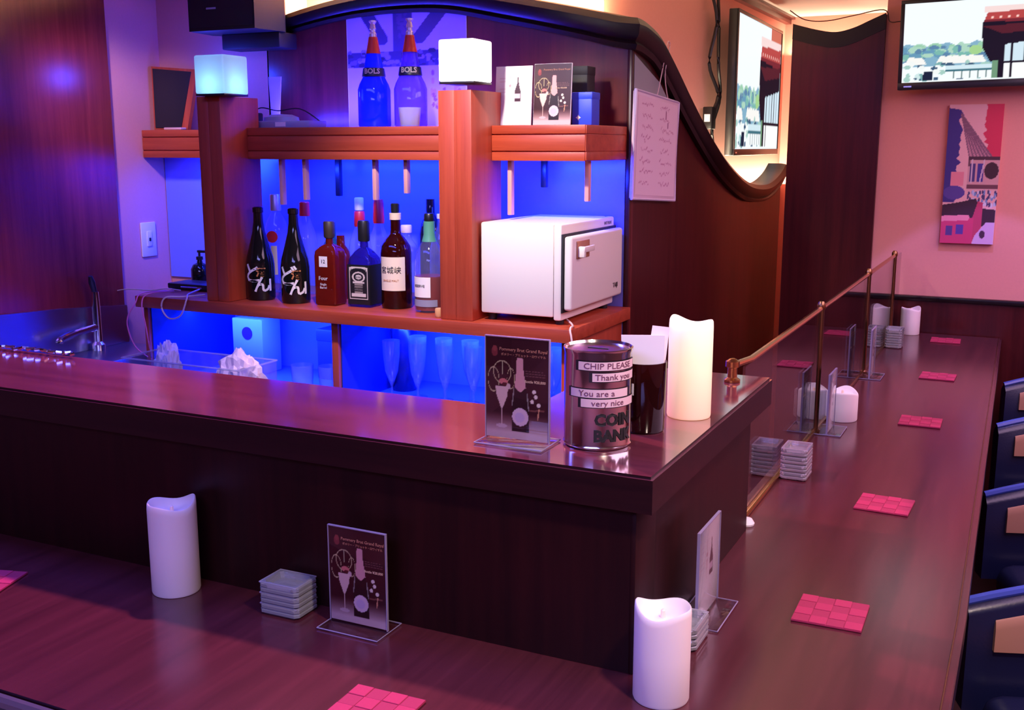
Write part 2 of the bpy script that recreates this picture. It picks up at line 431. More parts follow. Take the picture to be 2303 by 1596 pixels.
# far wood panel with concave top
pt = smooth([(-.943, 2.126), (-.90, 2.113), (-.84, 2.097), (-.775, 2.087), (-.71, 2.10), (-.65, 2.125), (-.5905, 2.15)], 4)
b = B(); b.prism([(-.943, 0)] + pt + [(-.5905, 0)], lambda u, v, t: (u, t, v), 4.484, 4.515); struct(b.done('wall_far_wood_panel', dark_wood, ang=20))
b = B(); b.prism([(u, v - .055) for u, v in pt] + [(u, v + .004) for u, v in reversed(pt)], lambda u, v, t: (u, t, v), 4.480, 4.4839); struct(b.done('trim_9', trim_m, ang=20))

# ------------------------------------------------------------------ counters
LC, LL = .93, 1.223
ct = thing('bar_counter', 'long L-shaped dark brown guest counter running to the far wall', 'counter', (-.25, 2.0, 0))
b = B(ct.location); X1 = -.06
poly = [(-3.0, .897), (-.058, .897), (X1 - .0, 1.4), (-.088, 4.50), (-.475 - .06, 4.47), (-.475 - .06, 1.96), (-.50, 1.96), (-.50, 1.36), (-2.88, 1.36), (-2.88, .897)]
poly = [(-2.88, .897), (-.05, .897), (-.05, 1.7), (-.090, 4.47), (-.50, 4.47), (-.50, 1.398), (-2.88, 1.398)]
b.prism(poly, lambda u, v, t: (u, v, t), LC - .045, LC - .0006)
bmesh.ops.bevel(b.bm, geom=[e for e in b.bm.edges if all(v.co.z + b.o.z > LC - .001 for v in e.verts)], offset=.006, segments=2, affect='EDGES')
dark_sides(b.done('top', top_wood_y, ct), edge_dark)
b = B(ct.location); b.tube([(-.062, .93, LC + .0005), (-.062, 1.7, LC + .0005), (-.101, 4.46, LC + .0005)], .0012, 6); b.done('edge_inlay', brass_d, ct)
b = B(ct.location); b.tube([(-2.88, .893, LC - .012), (-.05, .893, LC - .012)], .011, 10); b.done('edge_strip', mat('edge_strip_metal', s255(120, 112, 124), .25, .6), ct)
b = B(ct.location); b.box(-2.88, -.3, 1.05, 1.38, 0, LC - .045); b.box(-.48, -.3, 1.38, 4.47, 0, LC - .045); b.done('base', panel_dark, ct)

lg = thing('raised_ledge', 'raised dark brown service ledge standing on the bar counter', 'bar ledge', (-.45, 1.32, LC))
b = B(lg.location)
poly = [(-2.88, 1.30), (-.428, 1.30), (-.428, 2.0), (-.735, 2.0), (-.735, 1.568), (-2.88, 1.568)]
b.prism(poly, lambda u, v, t: (u, v, t), LL - .052, LL - .0006)
bmesh.ops.bevel(b.bm, geom=[e for e in b.bm.edges if all(v.co.z + b.o.z > LL - .001 for v in e.verts)], offset=.004, segments=2, affect='EDGES')
dark_sides(b.done('top', ledge_wood, lg), edge_dark)
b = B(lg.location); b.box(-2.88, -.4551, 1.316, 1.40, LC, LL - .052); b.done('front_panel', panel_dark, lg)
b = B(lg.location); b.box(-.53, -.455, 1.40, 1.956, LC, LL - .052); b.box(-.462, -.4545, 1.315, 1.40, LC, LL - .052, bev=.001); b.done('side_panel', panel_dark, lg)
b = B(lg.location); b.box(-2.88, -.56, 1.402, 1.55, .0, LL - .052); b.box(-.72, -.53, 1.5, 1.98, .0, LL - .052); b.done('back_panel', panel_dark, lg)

# ------------------------------------------------------------------ back bar cabinet
SH0, SH1 = 1.612, 1.709      # upper shelf
BZ = 1.175                   # board top
cb = thing('back_bar_cabinet', 'reddish wood back bar cabinet with two pillars and blue lit niches', 'cabinet', (-1.8, 2.6, 0))
def cpart(name, m, *boxes, bev=.002, ang=35):
    b = B(cb.location)
    for bx in boxes: b.box(*bx, bev=bev)
    return b.done(name, m, cb, ang)
cpart('board', red_wood, (-2.625, -1.088, 2.58, YB - .002, BZ - .037, BZ - .0006))
def pillar(x0, x1):
    # two fielded strips with a groove between
    xm = (x0 + x1) / 2
    p = cpart('pillar', red_wood_v, (x0, xm - .0015, 2.60, 2.78, BZ, 1.80), (xm + .0015, x1, 2.60, 2.78, BZ, 1.80), (xm - .004, xm + .004, 2.602, 2.77, BZ, 1.80), bev=.0015)
    return p
pillar(-2.338, -2.249); pillar(-1.492, -1.39)
def beam(x0, x1, yf, end=False):
    return cpart('shelf', red_wood, (x0, x1, yf + .006, YB - .002, SH0, SH1 - .0006), (x0, x1, yf, yf + .05, SH0 + .027, SH1 - .027),
                 (x0, x1, yf, yf + .05, SH1 - .024, SH1 - .0006), (x0, x1, yf, yf + .05, SH0, SH0 + .024), bev=.002)
beam(-2.905, -2.338, 2.94); beam(-2.249, -1.492, 2.72)
s3 = beam(-1.39, -1.109, 2.72)
b = B(cb.location); b.box(-1.1095, -1.1070, 2.722, 3.03, SH0 + .027, SH1 - .027); b.box(-1.1095, -1.1055, 2.722, 3.03, SH1 - .024, SH1 - .002, bev=.001); b.box(-1.1095, -1.1055, 2.722, 3.03, SH0 + .002, SH0 + .024, bev=.001); b.done('shelf_end', red_wood, cb)
cpart('shelf_side', red_wood_v, (-2.338, -2.322, 2.78, 2.94, SH0, SH1 - .0006))
cpart('back_panel', blue_light_m, (-2.903, -1.112, YB - .008, YB - .003, BZ, SH0), bev=0)
cpart('back_panel', blue_light_m, (-2.63, -1.112, YB - .008, YB - .003, .86, BZ - .037), bev=0)
cpart('side_panel', red_wood_v, (-2.63, -2.612, 2.62, YB - .008, 0, BZ - .037))
cpart('side_panel', red_wood_v, (-1.13, -1.112, 2.62, YB - .008, 0, BZ - .037))
cpart('divider', red_wood_v, (-1.882, -1.858, 2.62, YB - .008, .86, BZ - .037))
cpart('side_light_tint', side_tint_m, (-2.6119, -2.608, 2.632, YB - .009, .8794, BZ - .0375), bev=0)  # thin boxes added to colour the inner side faces as blue lit
cpart('side_light_tint', side_tint_m, (-1.8579, -1.854, 2.632, YB - .009, .8794, BZ - .0375), bev=0)  # same added blue light tint on the divider
cpart('bottom_shelf', blue_light_m, (-2.612, -1.882, 2.62, YB - .008, .86, .8794), (-1.858, -1.13, 2.62, YB - .008, .86, .8794))
cpart('base', red_wood, (-2.612, -1.13, 2.64, YB - .008, 0, .858))
for x, y, z in ((-2.153, 2.765, 1.47), (-2.062, 2.765, 1.487), (-1.805, 2.765, 1.492), (-1.695, 2.765, 1.514), (-1.352, 2.765, 1.46), (-1.14, 2.82, 1.50)):
    cpart('hanger', hang_m, (x - .0065, x + .0065, y - .01, y + .01, z, SH0), bev=.002)
for x, z in ((-2.09, 1.49), (-1.345, 1.53)):
    cpart('hook', black, (x - .009, x + .009, 2.97, 2.99, z, SH0), bev=.003)

# ------------------------------------------------------------------ shelf lamps
def cube_lamp(label, loc, size, h, power, col, shade):
    t = thing('cube_lamp', label, 'lamp', loc, 0)
    b = B(); s = size / 2
    b.box(-s, s, -s, s, 0.006, h, bev=.006, seg=3); b.done('lamp_shade', shade, t)
    b = B(); b.box(-s * .98, s * .98, -s * .98, s * .98, 0, .006, bev=.002); b.done('base', black, t)
    b = B(); b.lathe([(0, 0), (.008, .002), (.012, .012), (.013, .022), (.008, .034), (0, .037)], (0, 0, .012), 14); b.done('bulb', mat('bulb_glow_' + str(round(power)), (1, 1, 1), .5, emit=col, estr=power), t)
    return t
cube_lamp('dim bluish white cube lamp on the left cabinet pillar', (-2.252, 2.618, 1.80), .112, .118, 34, (.35, .9, 1.0), shade_mat('lamp_shade_cool', (.8, .85, .95)))
cube_lamp('bright white cube lamp on the right cabinet pillar', (-1.422, 2.63, 1.815), .108, .115, 150, (1.0, .93, .95), shade_mat('lamp_shade_white', (.95, .93, .93)))

# ------------------------------------------------------------------ bottles
def bottle(label, loc, prof, glass, cat='bottle', name='bottle', n=28, group='bottles on the back bar board'):
    t = thing(name, label, cat, loc, 0, group)
    B().lathe(prof, n=n).done('body', glass, t)
    return t
def collar(t, name, prof, m): return B().lathe(prof, n=24).done(name, m, t)
def arc_label(t, r, z0, z1, a0, a1, m, name='label_paper', n=14):
    b = B(); A = []; 
    for k in range(n + 1):
        a = a0 + (a1 - a0) * k / n
        A.append((b.v((r * math.cos(a), r * math.sin(a), z0)), b.v((r * math.cos(a), r * math.sin(a), z1))))
    for p, q in zip(A, A[1:]): b.face([p[0], q[0], q[1], p[1]])
    return b.done(name, m, t)
FRONT = -math.pi / 2 + .40       # towards the guests
# two black sake-style bottles
for i, (loc, lab) in enumerate((((-2.2035, 2.70, BZ), 'black bottle with white brushed characters, leftmost on the board'), ((-2.06, 2.69, BZ), 'black bottle with white brushed characters, beside the square amber bottle'))):
    t = bottle(lab, loc, [(0, 0), (.041, 0), (.0445, .006), (.0445, .11), (.041, .135), (.030, .175), (.0195, .215), (.0155, .245), (.0145, .272), (.0168, .274), (.0168, .288), (.012, .291), (0, .291)], black_glass)
    text('と' if i == 0 else 'ど', .068, (0, 0, .082), (1, 0, 0), (0, 0, 1), whiteink, t, wrap=(0, 0, .0446, FRONT - .38), bold=.0012)
    text('ん', .055, (0, 0, .048), (1, 0, 0), (0, 0, 1), whiteink, t, wrap=(0, 0, .0446, FRONT + .35), bold=.0012)
    text('酒', .03, (0, 0, .088), (1, 0, 0), (0, 0, 1), goldink, t, wrap=(0, 0, .0446, FRONT + .30), bold=.0012)
    arc_label(t, .0449, .03, .068, FRONT + .88, FRONT + 1.05, whiteink)
# square amber bottle
t = thing('bottle', 'square amber liquor bottle with a dark cork stopper', 'bottle', (-1.935, 2.70, BZ), R(2), 'bottles on the back bar board')
B().sqlathe([(.9, 0, 0), (1, .005, 0), (1, .15, 0), (.97, .165, .1), (.75, .178, .5), (.36, .186, 1), (.34, .205, 1)], wx=.037, wy=.033).done('body', amber_glass, t)
collar(t, 'cap', [(0, .203), (.014, .203), (.017, .208), (.0175, .25), (.015, .254), (0, .254)], mat('dark_cork_cap', s255(60, 46, 34), .5))
B().box(-.017, .012, -.0345, -.0335, .118, .150).done('label_paper', whiteink, t)
text('Four', .017, (-.004, -.0342, .083), (1, 0, 0), (0, 0, 1), whiteink, t)
text('Single\nBarrel', .010, (-.004, -.0342, .06), (1, 0, 0), (0, 0, 1), whiteink, t)
text('12', .016, (-.003, -.0346, .134), (1, 0, 0), (0, 0, 1), ink, t)
# square black-label whiskey
t = thing('bottle', 'square whiskey bottle with ornate black and white label', 'bottle', (-1.823, 2.72, BZ), 0, 'bottles on the back bar board')
B().sqlathe([(.92, 0, 0), (1, .004, 0), (1, .128, 0), (.96, .145, .05), (.7, .165, .4), (.38, .178, 1), (.35, .20, 1)], wx=.039, wy=.034).done('body', thin_glass('whiskey_shoulder_glass', (.35, .2, .5), body=s255(60, 50, 150), bodyw=.3), t)
collar(t, 'cap', [(0, .196), (.0165, .196), (.018, .2), (.0185, .25), (.016, .258), (0, .258)], black)
bl = B(); bl.box(-.0395, .0395, -.0348, -.0342, .008, .128); bl.box(.0394, .04, -.034, .034, .008, .128); bl = bl.done('label_paper', black, t)
cv = Canvas(60, 80, (16, 12, 12)); W = (215, 200, 180)
cv.rect(.04, .02, .96, .98, W); cv.rect(.07, .04, .93, .96, (18, 14, 14)); cv.ell(.5, .92, .43, .13, W); cv.ell(.5, .86, .38, .10, (18, 14, 14)); cv.ring(.5, .69, .28, .14, .14, W); cv.ell(.5, .69, .16, .07, W)
cv.rect(.22, .50, .78, .55, W); cv.rect(.3, .2, .7, .49, (150, 138, 122)); cv.rect(.15, .10, .85, .19, W); cv.line((.2, .42), (.8, .42), .012, (30, 24, 24)); cv.line((.2, .34), (.8, .34), .012, (30, 24, 24)); cv.line((.2, .27), (.8, .27), .012, (30, 24, 24))
cv.mesh('label_print', (-.036, -.0351, .022), (1, 0, 0), (0, 0, 1), .072, .1, poster_print, t)
text("JACK DANIEL'S", .0085, (0, -.0354, .1125), (1, 0, 0), (0, 0, 1), ink, t)
text('Old No.7', .0075, (0, -.0354, .0905), (1, 0, 0), (0, 0, 1), ink, t)
text('Tennessee\nWHISKEY', .009, (0, -.0354, .055), (1, 0, 0), (0, 0, 1), ink, t)
# round whisky, pale label
t = bottle('round whisky bottle with large pale label and brush characters', (-1.72, 2.735, BZ), [(0, 0), (.042, 0), (.046, .006), (.046, .165), (.043, .185), (.030, .205), (.017, .22), (.0150, .232), (.0148, .278), (0, .278)], amber_dark)
arc_label(t, .0464, .055, .155, FRONT - 1.1, FRONT + .75, mat('pale_label', s255(246, 224, 190), .6))
text('宮城峡', .0225, (0, 0, .115), (1, 0, 0), (0, 0, 1), ink, t, wrap=(0, 0, .0466, FRONT - .25))
text('SINGLE MALT', .0085, (0, 0, .085), (1, 0, 0), (0, 0, 1), goldink, t, wrap=(0, 0, .0466, FRONT - .25))
collar(t, 'neck_band', [(.0152, .262), (.0175, .263), (.0178, .282), (.0155, .283)], mat('cream_band', s255(245, 215, 180), .5))
collar(t, 'cap', [(0, .28), (.0125, .281), (.0135, .308), (.011, .311), (0, .311)], black)
# round bottle with green neck and white label
t = bottle('clear bottle with green neck seal and white scalloped label', (-1.592, 2.715, BZ), [(0, 0), (.042, 0), (.0455, .006), (.0455, .13), (.043, .16), (.033, .185), (.021, .205), (.0155, .225), (.015, .262), (0, .262)], clear_glass)
collar(t, 'liquid', [(0, .006), (.0425, .006), (.0430, .105), (0, .105)], mat('amber_liquid', s255(150, 44, 26), .2))
arc_label(t, .0459, .045, .104, FRONT - 1.3, FRONT + .15, mat('white_label', s255(250, 240, 225), .6))
arc_label(t, .0460, .018, .038, FRONT - 1.3, FRONT + .6, mat('grey_band', s255(150, 150, 165), .5), 'lower_band')
text('RESERVE', .0105, (0, 0, .078), (1, 0, 0), (0, 0, 1), ink, t, wrap=(0, 0, .0462, FRONT - .65))
collar(t, 'neck_seal', [(.0225, .2045), (.0172, .224), (.0166, .262), (.0155, .263)], mat('green_seal', s255(90, 160, 130), .4))
collar(t, 'cap', [(0, .262), (.0145, .262), (.0155, .266), (.0155, .282), (.013, .286), (0, .286)], black)
# cork lying at the pillar foot
t = tag(B((-1.513, 2.628, BZ)).lathe([(0, 0), (.010, 0), (.0115, .003), (.0115, .022), (.010, .025), (0, .025)], (-1.513, 2.628, BZ), 16).done('cork', mat('cork', s255(225, 165, 105), .8)), 'small tan cork at the foot of the right pillar', 'cork')
# back row
t = bottle('tall clear bottle with silver cap and round red seal', (-2.272, 2.875, BZ), [(0, 0), (.037, 0), (.04, .006), (.04, .20), (.034, .23), (.0165, .262), (.0155, .28), (0, .28)], clear_glass)
collar(t, 'cap', [(0, .268), (.0175, .268), (.018, .272), (.018, .319), (.016, .322), (0, .322)], mat('silver_cap', s255(215, 190, 180), .35, .4))
b = B(); b.lathe([(0, 0), (.019, 0), (.0195, .002), (.0, .0025)], n=24)
sl = b.done('seal', redcap, t); sl.rotation_euler = (R(90), 0, R(18)); sl.location = (.012, -.039, .185)
arc_label(t, .0404, .06, .155, FRONT - .25, FRONT + .25, mat('cream_strip', s255(235, 215, 180), .6))
t = bottle('clear bottle with red paper neck between the two black bottles', (-2.155, 2.875, BZ), [(0, 0), (.036, 0), (.039, .006), (.039, .17), (.034, .2), (.016, .25), (.015, .292), (0, .292)], clear_glass)
collar(t, 'cap', [(0, .254), (.0172, .254), (.0178, .258), (.0165, .297), (.014, .30), (0, .30)], redcap)
t = bottle('bottle with green neck behind the square amber bottle', (-2.086, 2.922, BZ), [(0, 0), (.032, 0), (.035, .006), (.035, .13), (.03, .155), (.015, .18), (.0145, .232), (0, .232)], thin_glass('green_glass', (.3, .8, .5), body=s255(60, 140, 90), bodyw=.5))
t = bottle('slender amber bottle behind the square amber bottle', (-1.985, 2.83, BZ), [(0, 0), (.028, 0), (.031, .005), (.031, .125), (.027, .15), (.0135, .17), (.0125, .20), (0, .2)], amber_glass)
t = bottle('clear bottle with white cap and red neck band', (-1.972, 2.92, BZ), [(0, 0), (.034, 0), (.037, .006), (.037, .15), (.033, .18), (.0155, .225), (.0145, .29), (0, .29)], clear_glass)
collar(t, 'cap', [(0, .275), (.0145, .275), (.0152, .278), (.0150, .312), (.013, .315), (0, .315)], white_pl)
collar(t, 'neck_band', [(.0165, .222), (.0185, .226), (.0172, .268), (.0152, .272)], redcap)
t = bottle('clear bottle with long red capsule behind the black label whiskey', (-1.892, 2.91, BZ), [(0, 0), (.035, 0), (.038, .006), (.038, .15), (.033, .185), (.0165, .225), (.0145, .25), (0, .25)], clear_glass)
collar(t, 'cap', [(0, .235), (.0175, .236), (.0185, .245), (.0165, .30), (.014, .311), (0, .311)], redcap)
t = bottle('squat clear bottle with cream cap behind the pale label whisky', (-1.802, 2.93, BZ), [(0, 0), (.034, 0), (.037, .006), (.037, .14), (.03, .17), (.016, .19), (.015, .215), (0, .215)], clear_glass)
collar(t, 'cap', [(0, .208), (.0175, .208), (.018, .211), (.018, .229), (.016, .232), (0, .232)], mat('cream_cap', s255(235, 205, 185), .5))
t = bottle('dark tall bottle in the back row right of the pale label whisky', (-1.745, 2.985, BZ), [(0, 0), (.033, 0), (.036, .006), (.036, .2), (.03, .235), (.0145, .265), (.0135, .312), (0, .312)], black_glass)
t = bottle('clear bottle with white cap half hidden by the right pillar', (-1.655, 2.90, BZ), [(0, 0), (.036, 0), (.039, .006), (.039, .16), (.03, .20), (.0145, .23), (.0135, .26), (0, .26)], clear_glass)
collar(t, 'cap', [(0, .258), (.0155, .258), (.016, .262), (.016, .272), (0, .274)], white_pl)

# blue long necked bottles on the upper shelf
def tall_bottle(label, loc, glass):
    t = thing('bottle', label, 'bottle', loc, 0, 'long necked bottles on the upper shelf')
    B().lathe([(0, 0), (.047, 0), (.050, .006), (.050, .112), (.045, .128), (.0335, .150), (.0215, .22), (.0185, .235), (.0, .235)], n=30).done('body', glass, t)
    collar(t, 'neck_seal', [(.0225, .219), (.0195, .234), (.0155, .255), (.0135, .268), (0, .268)], mat('orange_seal', s255(226, 66, 40), .4))
    collar(t, 'pourer', [(0, .266), (.0115, .267), (.0115, .278), (.0085, .281), (.0085, .289), (.0105, .291), (.0085, .300), (.007, .306), (.0115, .312), (.0115, .316), (0, .318)], mat('bright_pourer', s255(232, 226, 230), .3, .4) if 'bright_pourer' not in MATS else MATS['bright_pourer'])
    collar(t, 'neck_label', [(.0348, .150), (.0362, .152), (.0325, .176), (.0305, .1765)], mat('navy_label', s255(16, 18, 60), .4))
    text('BOLS', .0215, (0, 0, .1655), (1, 0, 0), (0, 0, 1), whiteink, t, wrap=(0, 0, .0355, FRONT), bold=.0006)
    return t
tall_bottle('tall bottle of blue liqueur with orange neck seal, left of the pair', (-1.865, 2.86, SH1), blue_glass)
tall_bottle('tall bottle of violet liqueur with orange neck seal, right of the pair', (-1.735, 2.86, SH1), violet_glass)
t = thing('glass', 'ribbed frosted drinking glass in front of the right tall bottle', 'glass', (-1.700, 2.795, SH1), 0)
B().lathe([(0, 0), (.027, 0), (.029, .003), (.034, .055), (.0325, .055), (.0275, .005), (0, .005)], n=30).done('body', frost_glass, t)

# ------------------------------------------------------------------ printed cards
def menu_canvas():
    c = Canvas(84, 126, (52, 14, 17)); v = c.v[..., None]
    k = np.clip((.26 - v) / .2, 0, 1); c.a[:] = c.a * (1 - k) + np.array((214, 178, 176)) * k
    P = (226, 190, 176); D = (150, 90, 60)
    c.ell(.14, .86, .05, .05, (130, 50, 50)); c.ell(.14, .89, .035, .03, (150, 66, 60))
    for cu, cv_, ru, rv in ((.26, .66, .14, .11), (.12, .58, .09, .12), (.40, .6, .06, .1)): c.ring(cu, cv_, ru, rv, .045, (200, 180, 130))
    c.line((.27, .77), (.27, .64), .006, (200, 190, 140), asp=1.5)
    c.ell(.28, .565, .07, .03, (214, 120, 110)); c.ell(.30, .54, .04, .02, (90, 30, 30)); c.ell(.36, .52, .035, .03, (214, 180, 170))
    c.poly([(.15, .52), (.36, .52), (.34, .42), (.27, .30), (.24, .30), (.17, .42)], P); c.line((.255, .31), (.25, .14), .008, P, asp=1.5); c.ell(.25, .12, .09, .02, (224, 196, 200), .6)
    c.poly([(.50, .80), (.58, .80), (.585, .70), (.63, .52), (.69, .42), (.69, .08), (.41, .08), (.41, .42), (.46, .52), (.495, .70)], (34, 14, 14))
    c.line((.66, .46), (.685, .3), .008, (150, 140, 130), asp=1.5); c.line((.45, .5), (.42, .34), .008, (150, 140, 130), asp=1.5)
    c.poly([(.495, .81), (.59, .81), (.6, .70), (.64, .52), (.55, .47), (.46, .52), (.49, .70)], (222, 160, 156))
    c.ell(.55, .225, .13, .09, (222, 190, 200)); c.ell(.54, .22, .08, .05, (196, 170, 206), .7)
    for cu, cv_ in ((.77, .49), (.80, .44), (.74, .39), (.84, .36)): c.ell(cu, cv_, .03, .02, (240, 220, 200))
    c.line((.72, .3), (.92, .31), .012, (120, 70, 60), asp=1.5); c.line((.85, .32), (.83, .22), .01, (214, 150, 110), asp=1.5)
    rr = random.Random(3)
    for row in (.74, .715, .69, .665, .64):
        u = .64
        while u < .93:
            l = rr.uniform(.015, .04); c.line((u, row), (min(u + l, .95), row), .004, (120, 80, 74), asp=1.5); u += l + .02
    return c
def back_canvas():
    c = Canvas(60, 90, (240, 232, 236))
    c.poly([(.60, .82), (.64, .82), (.645, .70), (.70, .58), (.70, .40), (.53, .40), (.53, .58), (.595, .70)], (60, 30, 50)); c.rect(.54, .45, .69, .53, (215, 190, 210))
    c.line((.40, .85), (.40, .66), .008, (200, 160, 170), asp=1.5); c.poly([(.36, .62), (.45, .62), (.42, .5), (.39, .5)], (226, 200, 205)); c.line((.405, .5), (.40, .4), .008, (220, 190, 195), asp=1.5); c.ell(.4, .67, .04, .02, (200, 150, 160))
    for i in range(5): c.line((.12, .8 - i * .06), (.28, .8 - i * .06), .006, (226, 200, 205), asp=1.5)
    return c
MC, BC = menu_canvas(), back_canvas()
def menu_sign(label, loc, rz, w_=.104, h_=.156, group='acrylic menu stands'):
    """stand in the local XZ plane, dark menu facing -Y, pale back facing +Y"""
    t = thing('menu_stand', label, 'menu stand', loc, rz, group)
    b = B(); x0, x1 = -w_ / 2, w_ / 2
    b.box(x0, x1, -.0022, -.0010, .003, h_, bev=.0003); b.box(x0, x1, .0010, .0022, .003, h_, bev=.0003); b.done('acrylic_sleeve', acrylic, t)
    b = B(); b.box(x0, x0 + .0012, -.0023, .0023, .003, h_); b.box(x1 - .0012, x1, -.0023, .0023, .003, h_); b.box(x0, x1, -.0023, .0023, h_, h_ + .0012); b.done('sleeve_edge', acrylic_edge, t)
    b = B(); b.box(x0 - .002, x1 + .002, -.034, .034, 0, .003, bev=.001); b.done('foot', acrylic, t)
    b = B(); b.tube([(x0 - .002, -.034, .002), (x1 + .002, -.034, .002), (x1 + .002, .034, .002), (x0 - .002, .034, .002)], .0011, 5, closed=True); b.done('foot_edge', acrylic_edge, t)
    m = MC.mesh('menu_card', (x0 + .0015, -.0008, .005), (1, 0, 0), (0, 0, 1), w_ - .003, h_ - .006, menu_print, t)
    BC.mesh('menu_card_back', (x1 - .0015, .0008, .005), (-1, 0, 0), (0, 0, 1), w_ - .003, h_ - .006, menu_print, t)['label'] = 'pale back of the card with a small bottle picture'
    u = (1, 0, 0); z = (0, 0, 1); k = w_ / .104
    cr = MATS.get('cream_ink') or mat('cream_ink', s255(190, 130, 104), .5)
    text('Pommery Brut Grand Royal', .0068 * k, (x0 + .062 * k, -.0009, h_ * .885), u, z, cr, t)
    text('ポメリー・ブリュット・ロワイヤル', .0045 * k, (x0 + .062 * k, -.0009, h_ * .835), u, z, cr, t)
    text('Bottle ¥20,000', .0056 * k, (x0 + .081 * k, -.0009, h_ * .595), u, z, MATS.get('pale_ink') or mat('pale_ink', s255(225, 190, 160), .5), t)
    return t
menu_sign('acrylic menu stand on the raised ledge left of the coin bank', (-.6635, 1.378, LL), 0)
menu_sign('acrylic menu stand on the near counter by the ashtray stack', (-.882, 1.276, LC), 0)
menu_sign('acrylic menu stand facing the ledge side on the counter corner', (-.4185, 1.556, LC), R(-90), .118, .15)
menu_sign('acrylic menu stand seen edge-on beside the short wide candle', (-.440, 2.775, LC), R(-90))
menu_sign('acrylic menu stand seen edge-on by the second brass post', (-.440, 3.52, LC), R(-90))
# cards on the right upper shelf
def shelf_card(label, cv, loc, w_, h_, dark):
    t = thing('menu_card', label, 'card', loc, 0, 'cards on the upper shelf')
    B().box(-w_ / 2, w_ / 2, .0006, .005, 0, h_, bev=.0004).done('board', paper, t)
    cv.mesh('print', (-w_ / 2 + .0008, 0, .0008), (1, 0, 0), (0, 0, 1), w_ - .0016, h_ - .0016, menu_print, t)
    if dark:
        text('Pommery Brut Grand Royal', .0070, (.012, -.0004, h_ * .9), (1, 0, 0), (0, 0, 1), MATS['cream_ink'], t)
        text('Bottle ¥20,000', .0058, (.026, -.0004, h_ * .6), (1, 0, 0), (0, 0, 1), MATS['pale_ink'], t)
    t.rotation_euler = (R(-4), 0, 0)
    return t
shelf_card('white card with small bottle picture propped on the right upper shelf', BC, (-1.352, 2.775, SH1 + .0006), .113, .162, False)
shelf_card('dark champagne card propped beside the white card on the upper shelf', MC, (-1.236, 2.782, SH1 + .0006), .113, .166, True)
t = thing('box', 'black box standing behind the dark champagne card', 'box', (-1.206, 2.93, SH1)); B().box(-.028, .028, -.03, .03, 0, .165, bev=.003).done('carton', black_m, t); B().box(-.029, .029, -.031, .031, .14, .1655, bev=.003).done('lid', black_m, t)
t = thing('box', 'blue box beside the dark champagne card', 'box', (-1.165, 2.86, SH1)); bm_ = mat('blue_carton', s255(40, 70, 220), .5); B().box(-.03, .03, -.03, .03, 0, .075, bev=.003).done('carton', bm_, t); B().box(-.031, .031, -.031, .031, .07, .09, bev=.003).done('lid', bm_, t); text('✦', .02, (-.01, -.0305, .02), (1, 0, 0), (0, 0, 1), whiteink, t, name='emblem')

# poster with monochrome flag strips and skyline
ps = thing('poster', 'monochrome flag poster with a skyline band behind the tall bottles', 'poster', (-1.86, YB - .004, 1.7))
c = Canvas(130, 150, (176, 158, 212))
asp = .50 / .445
dk = (66, 56, 108)
c.rect(.40, .44, .56, 1.0, dk); c.rect(.415, .3, .52, .5, dk)
c.line((.10, 1.02), (.30, .70), .055, dk, asp=asp); c.line((.90, 1.02), (.62, .70), .055, dk, asp=asp)
c.rect(0, .48, 1, .60, (58, 48, 96))
rr = random.Random(5)
for i in range(90): c.ell(rr.random(), .48 + rr.random() * .12, .012 + rr.random() * .02, .006 + rr.random() * .02, rr.choice([(40, 32, 70), (100, 84, 140), (130, 112, 170), (46, 38, 78)]))
c.rect(0, 0, 1, .48, (186, 160, 212))
for i in range(40): c.ell(.72 + rr.random() * .26, .1 + rr.random() * .36, .012, .01 + rr.random() * .03, rr.choice([(160, 96, 160), (150, 84, 150), (186, 130, 180)]))
for i in range(26): c.ell(.44 + rr.random() * .08, .72 + rr.random() * .26, .015, .01 + rr.random() * .012, (84, 66, 120))
b = B(ps.location); b.box(-2.088, -1.643, YB - .004, YB - .0005, 1.712, 2.11); b.done('sheet', paper, ps)
c.mesh('print', Vector((-2.086, YB - .0045, 1.714)) - ps.location, (1, 0, 0), (0, 0, 1), .441, .395, poster_print, ps)

# speaker
t = thing('speaker', 'black loudspeaker hung high in the left back corner', 'speaker', (-2.42, 2.90, 1.985))
b = B(); b.prism([(-.155, .06), (-.135, -.075), (.135, -.075), (.15, .06), (.1, .13), (-.1, .13)], lambda u, v, z: (u, v, z), .035, .19); b.done('cabinet', black_m, t, 30)
b = B(); b.prism([(-.13, -.078), (.13, -.078), (.128, -.074), (-.128, -.074)], lambda u, v, z: (u, v, z), .045, .18); b.done('grille', black_m, t)
B().box(-.055, -.015, -.0805, -.0775, .100, .106).done('badge', chrome, t)
b = B(); b.box(-.10, .14, .04, .135, -.015, .035, bev=.004); b.box(-.02, .02, .13, .16, -.01, .12); b.done('wall_bracket', black_m, t)

# black framed panel leaning at left on the shelf
t = thing('framed_panel', 'dark framed panel leaning at the left end of the upper shelf', 'picture frame', (-2.783, 2.985, SH1), 0)
b = B(); f4 = [(-.098, 0), (.056, 0), (.108, .205), (-.102, .222)]
b.prism(f4, lambda u, v, y: (u, y + v * .03, v), -.006, .010); b.done('frame', red_wood_v, t)
b = B(); b.prism([(-.090, .008), (.030, .008), (.082, .198), (-.094, .214)], lambda u, v, y: (u, y + v * .03, v), -.009, -.005); b.done('panel', black, t)
t = tag(B((-2.77, 2.955, SH1)).box(-2.805, -2.725, 2.945, 2.972, SH1, SH1 + .008, bev=.002).done('tray', mat('pink_tray', s255(220, 170, 160), .4)), 'small pale tray in front of the dark framed panel', 'tray')

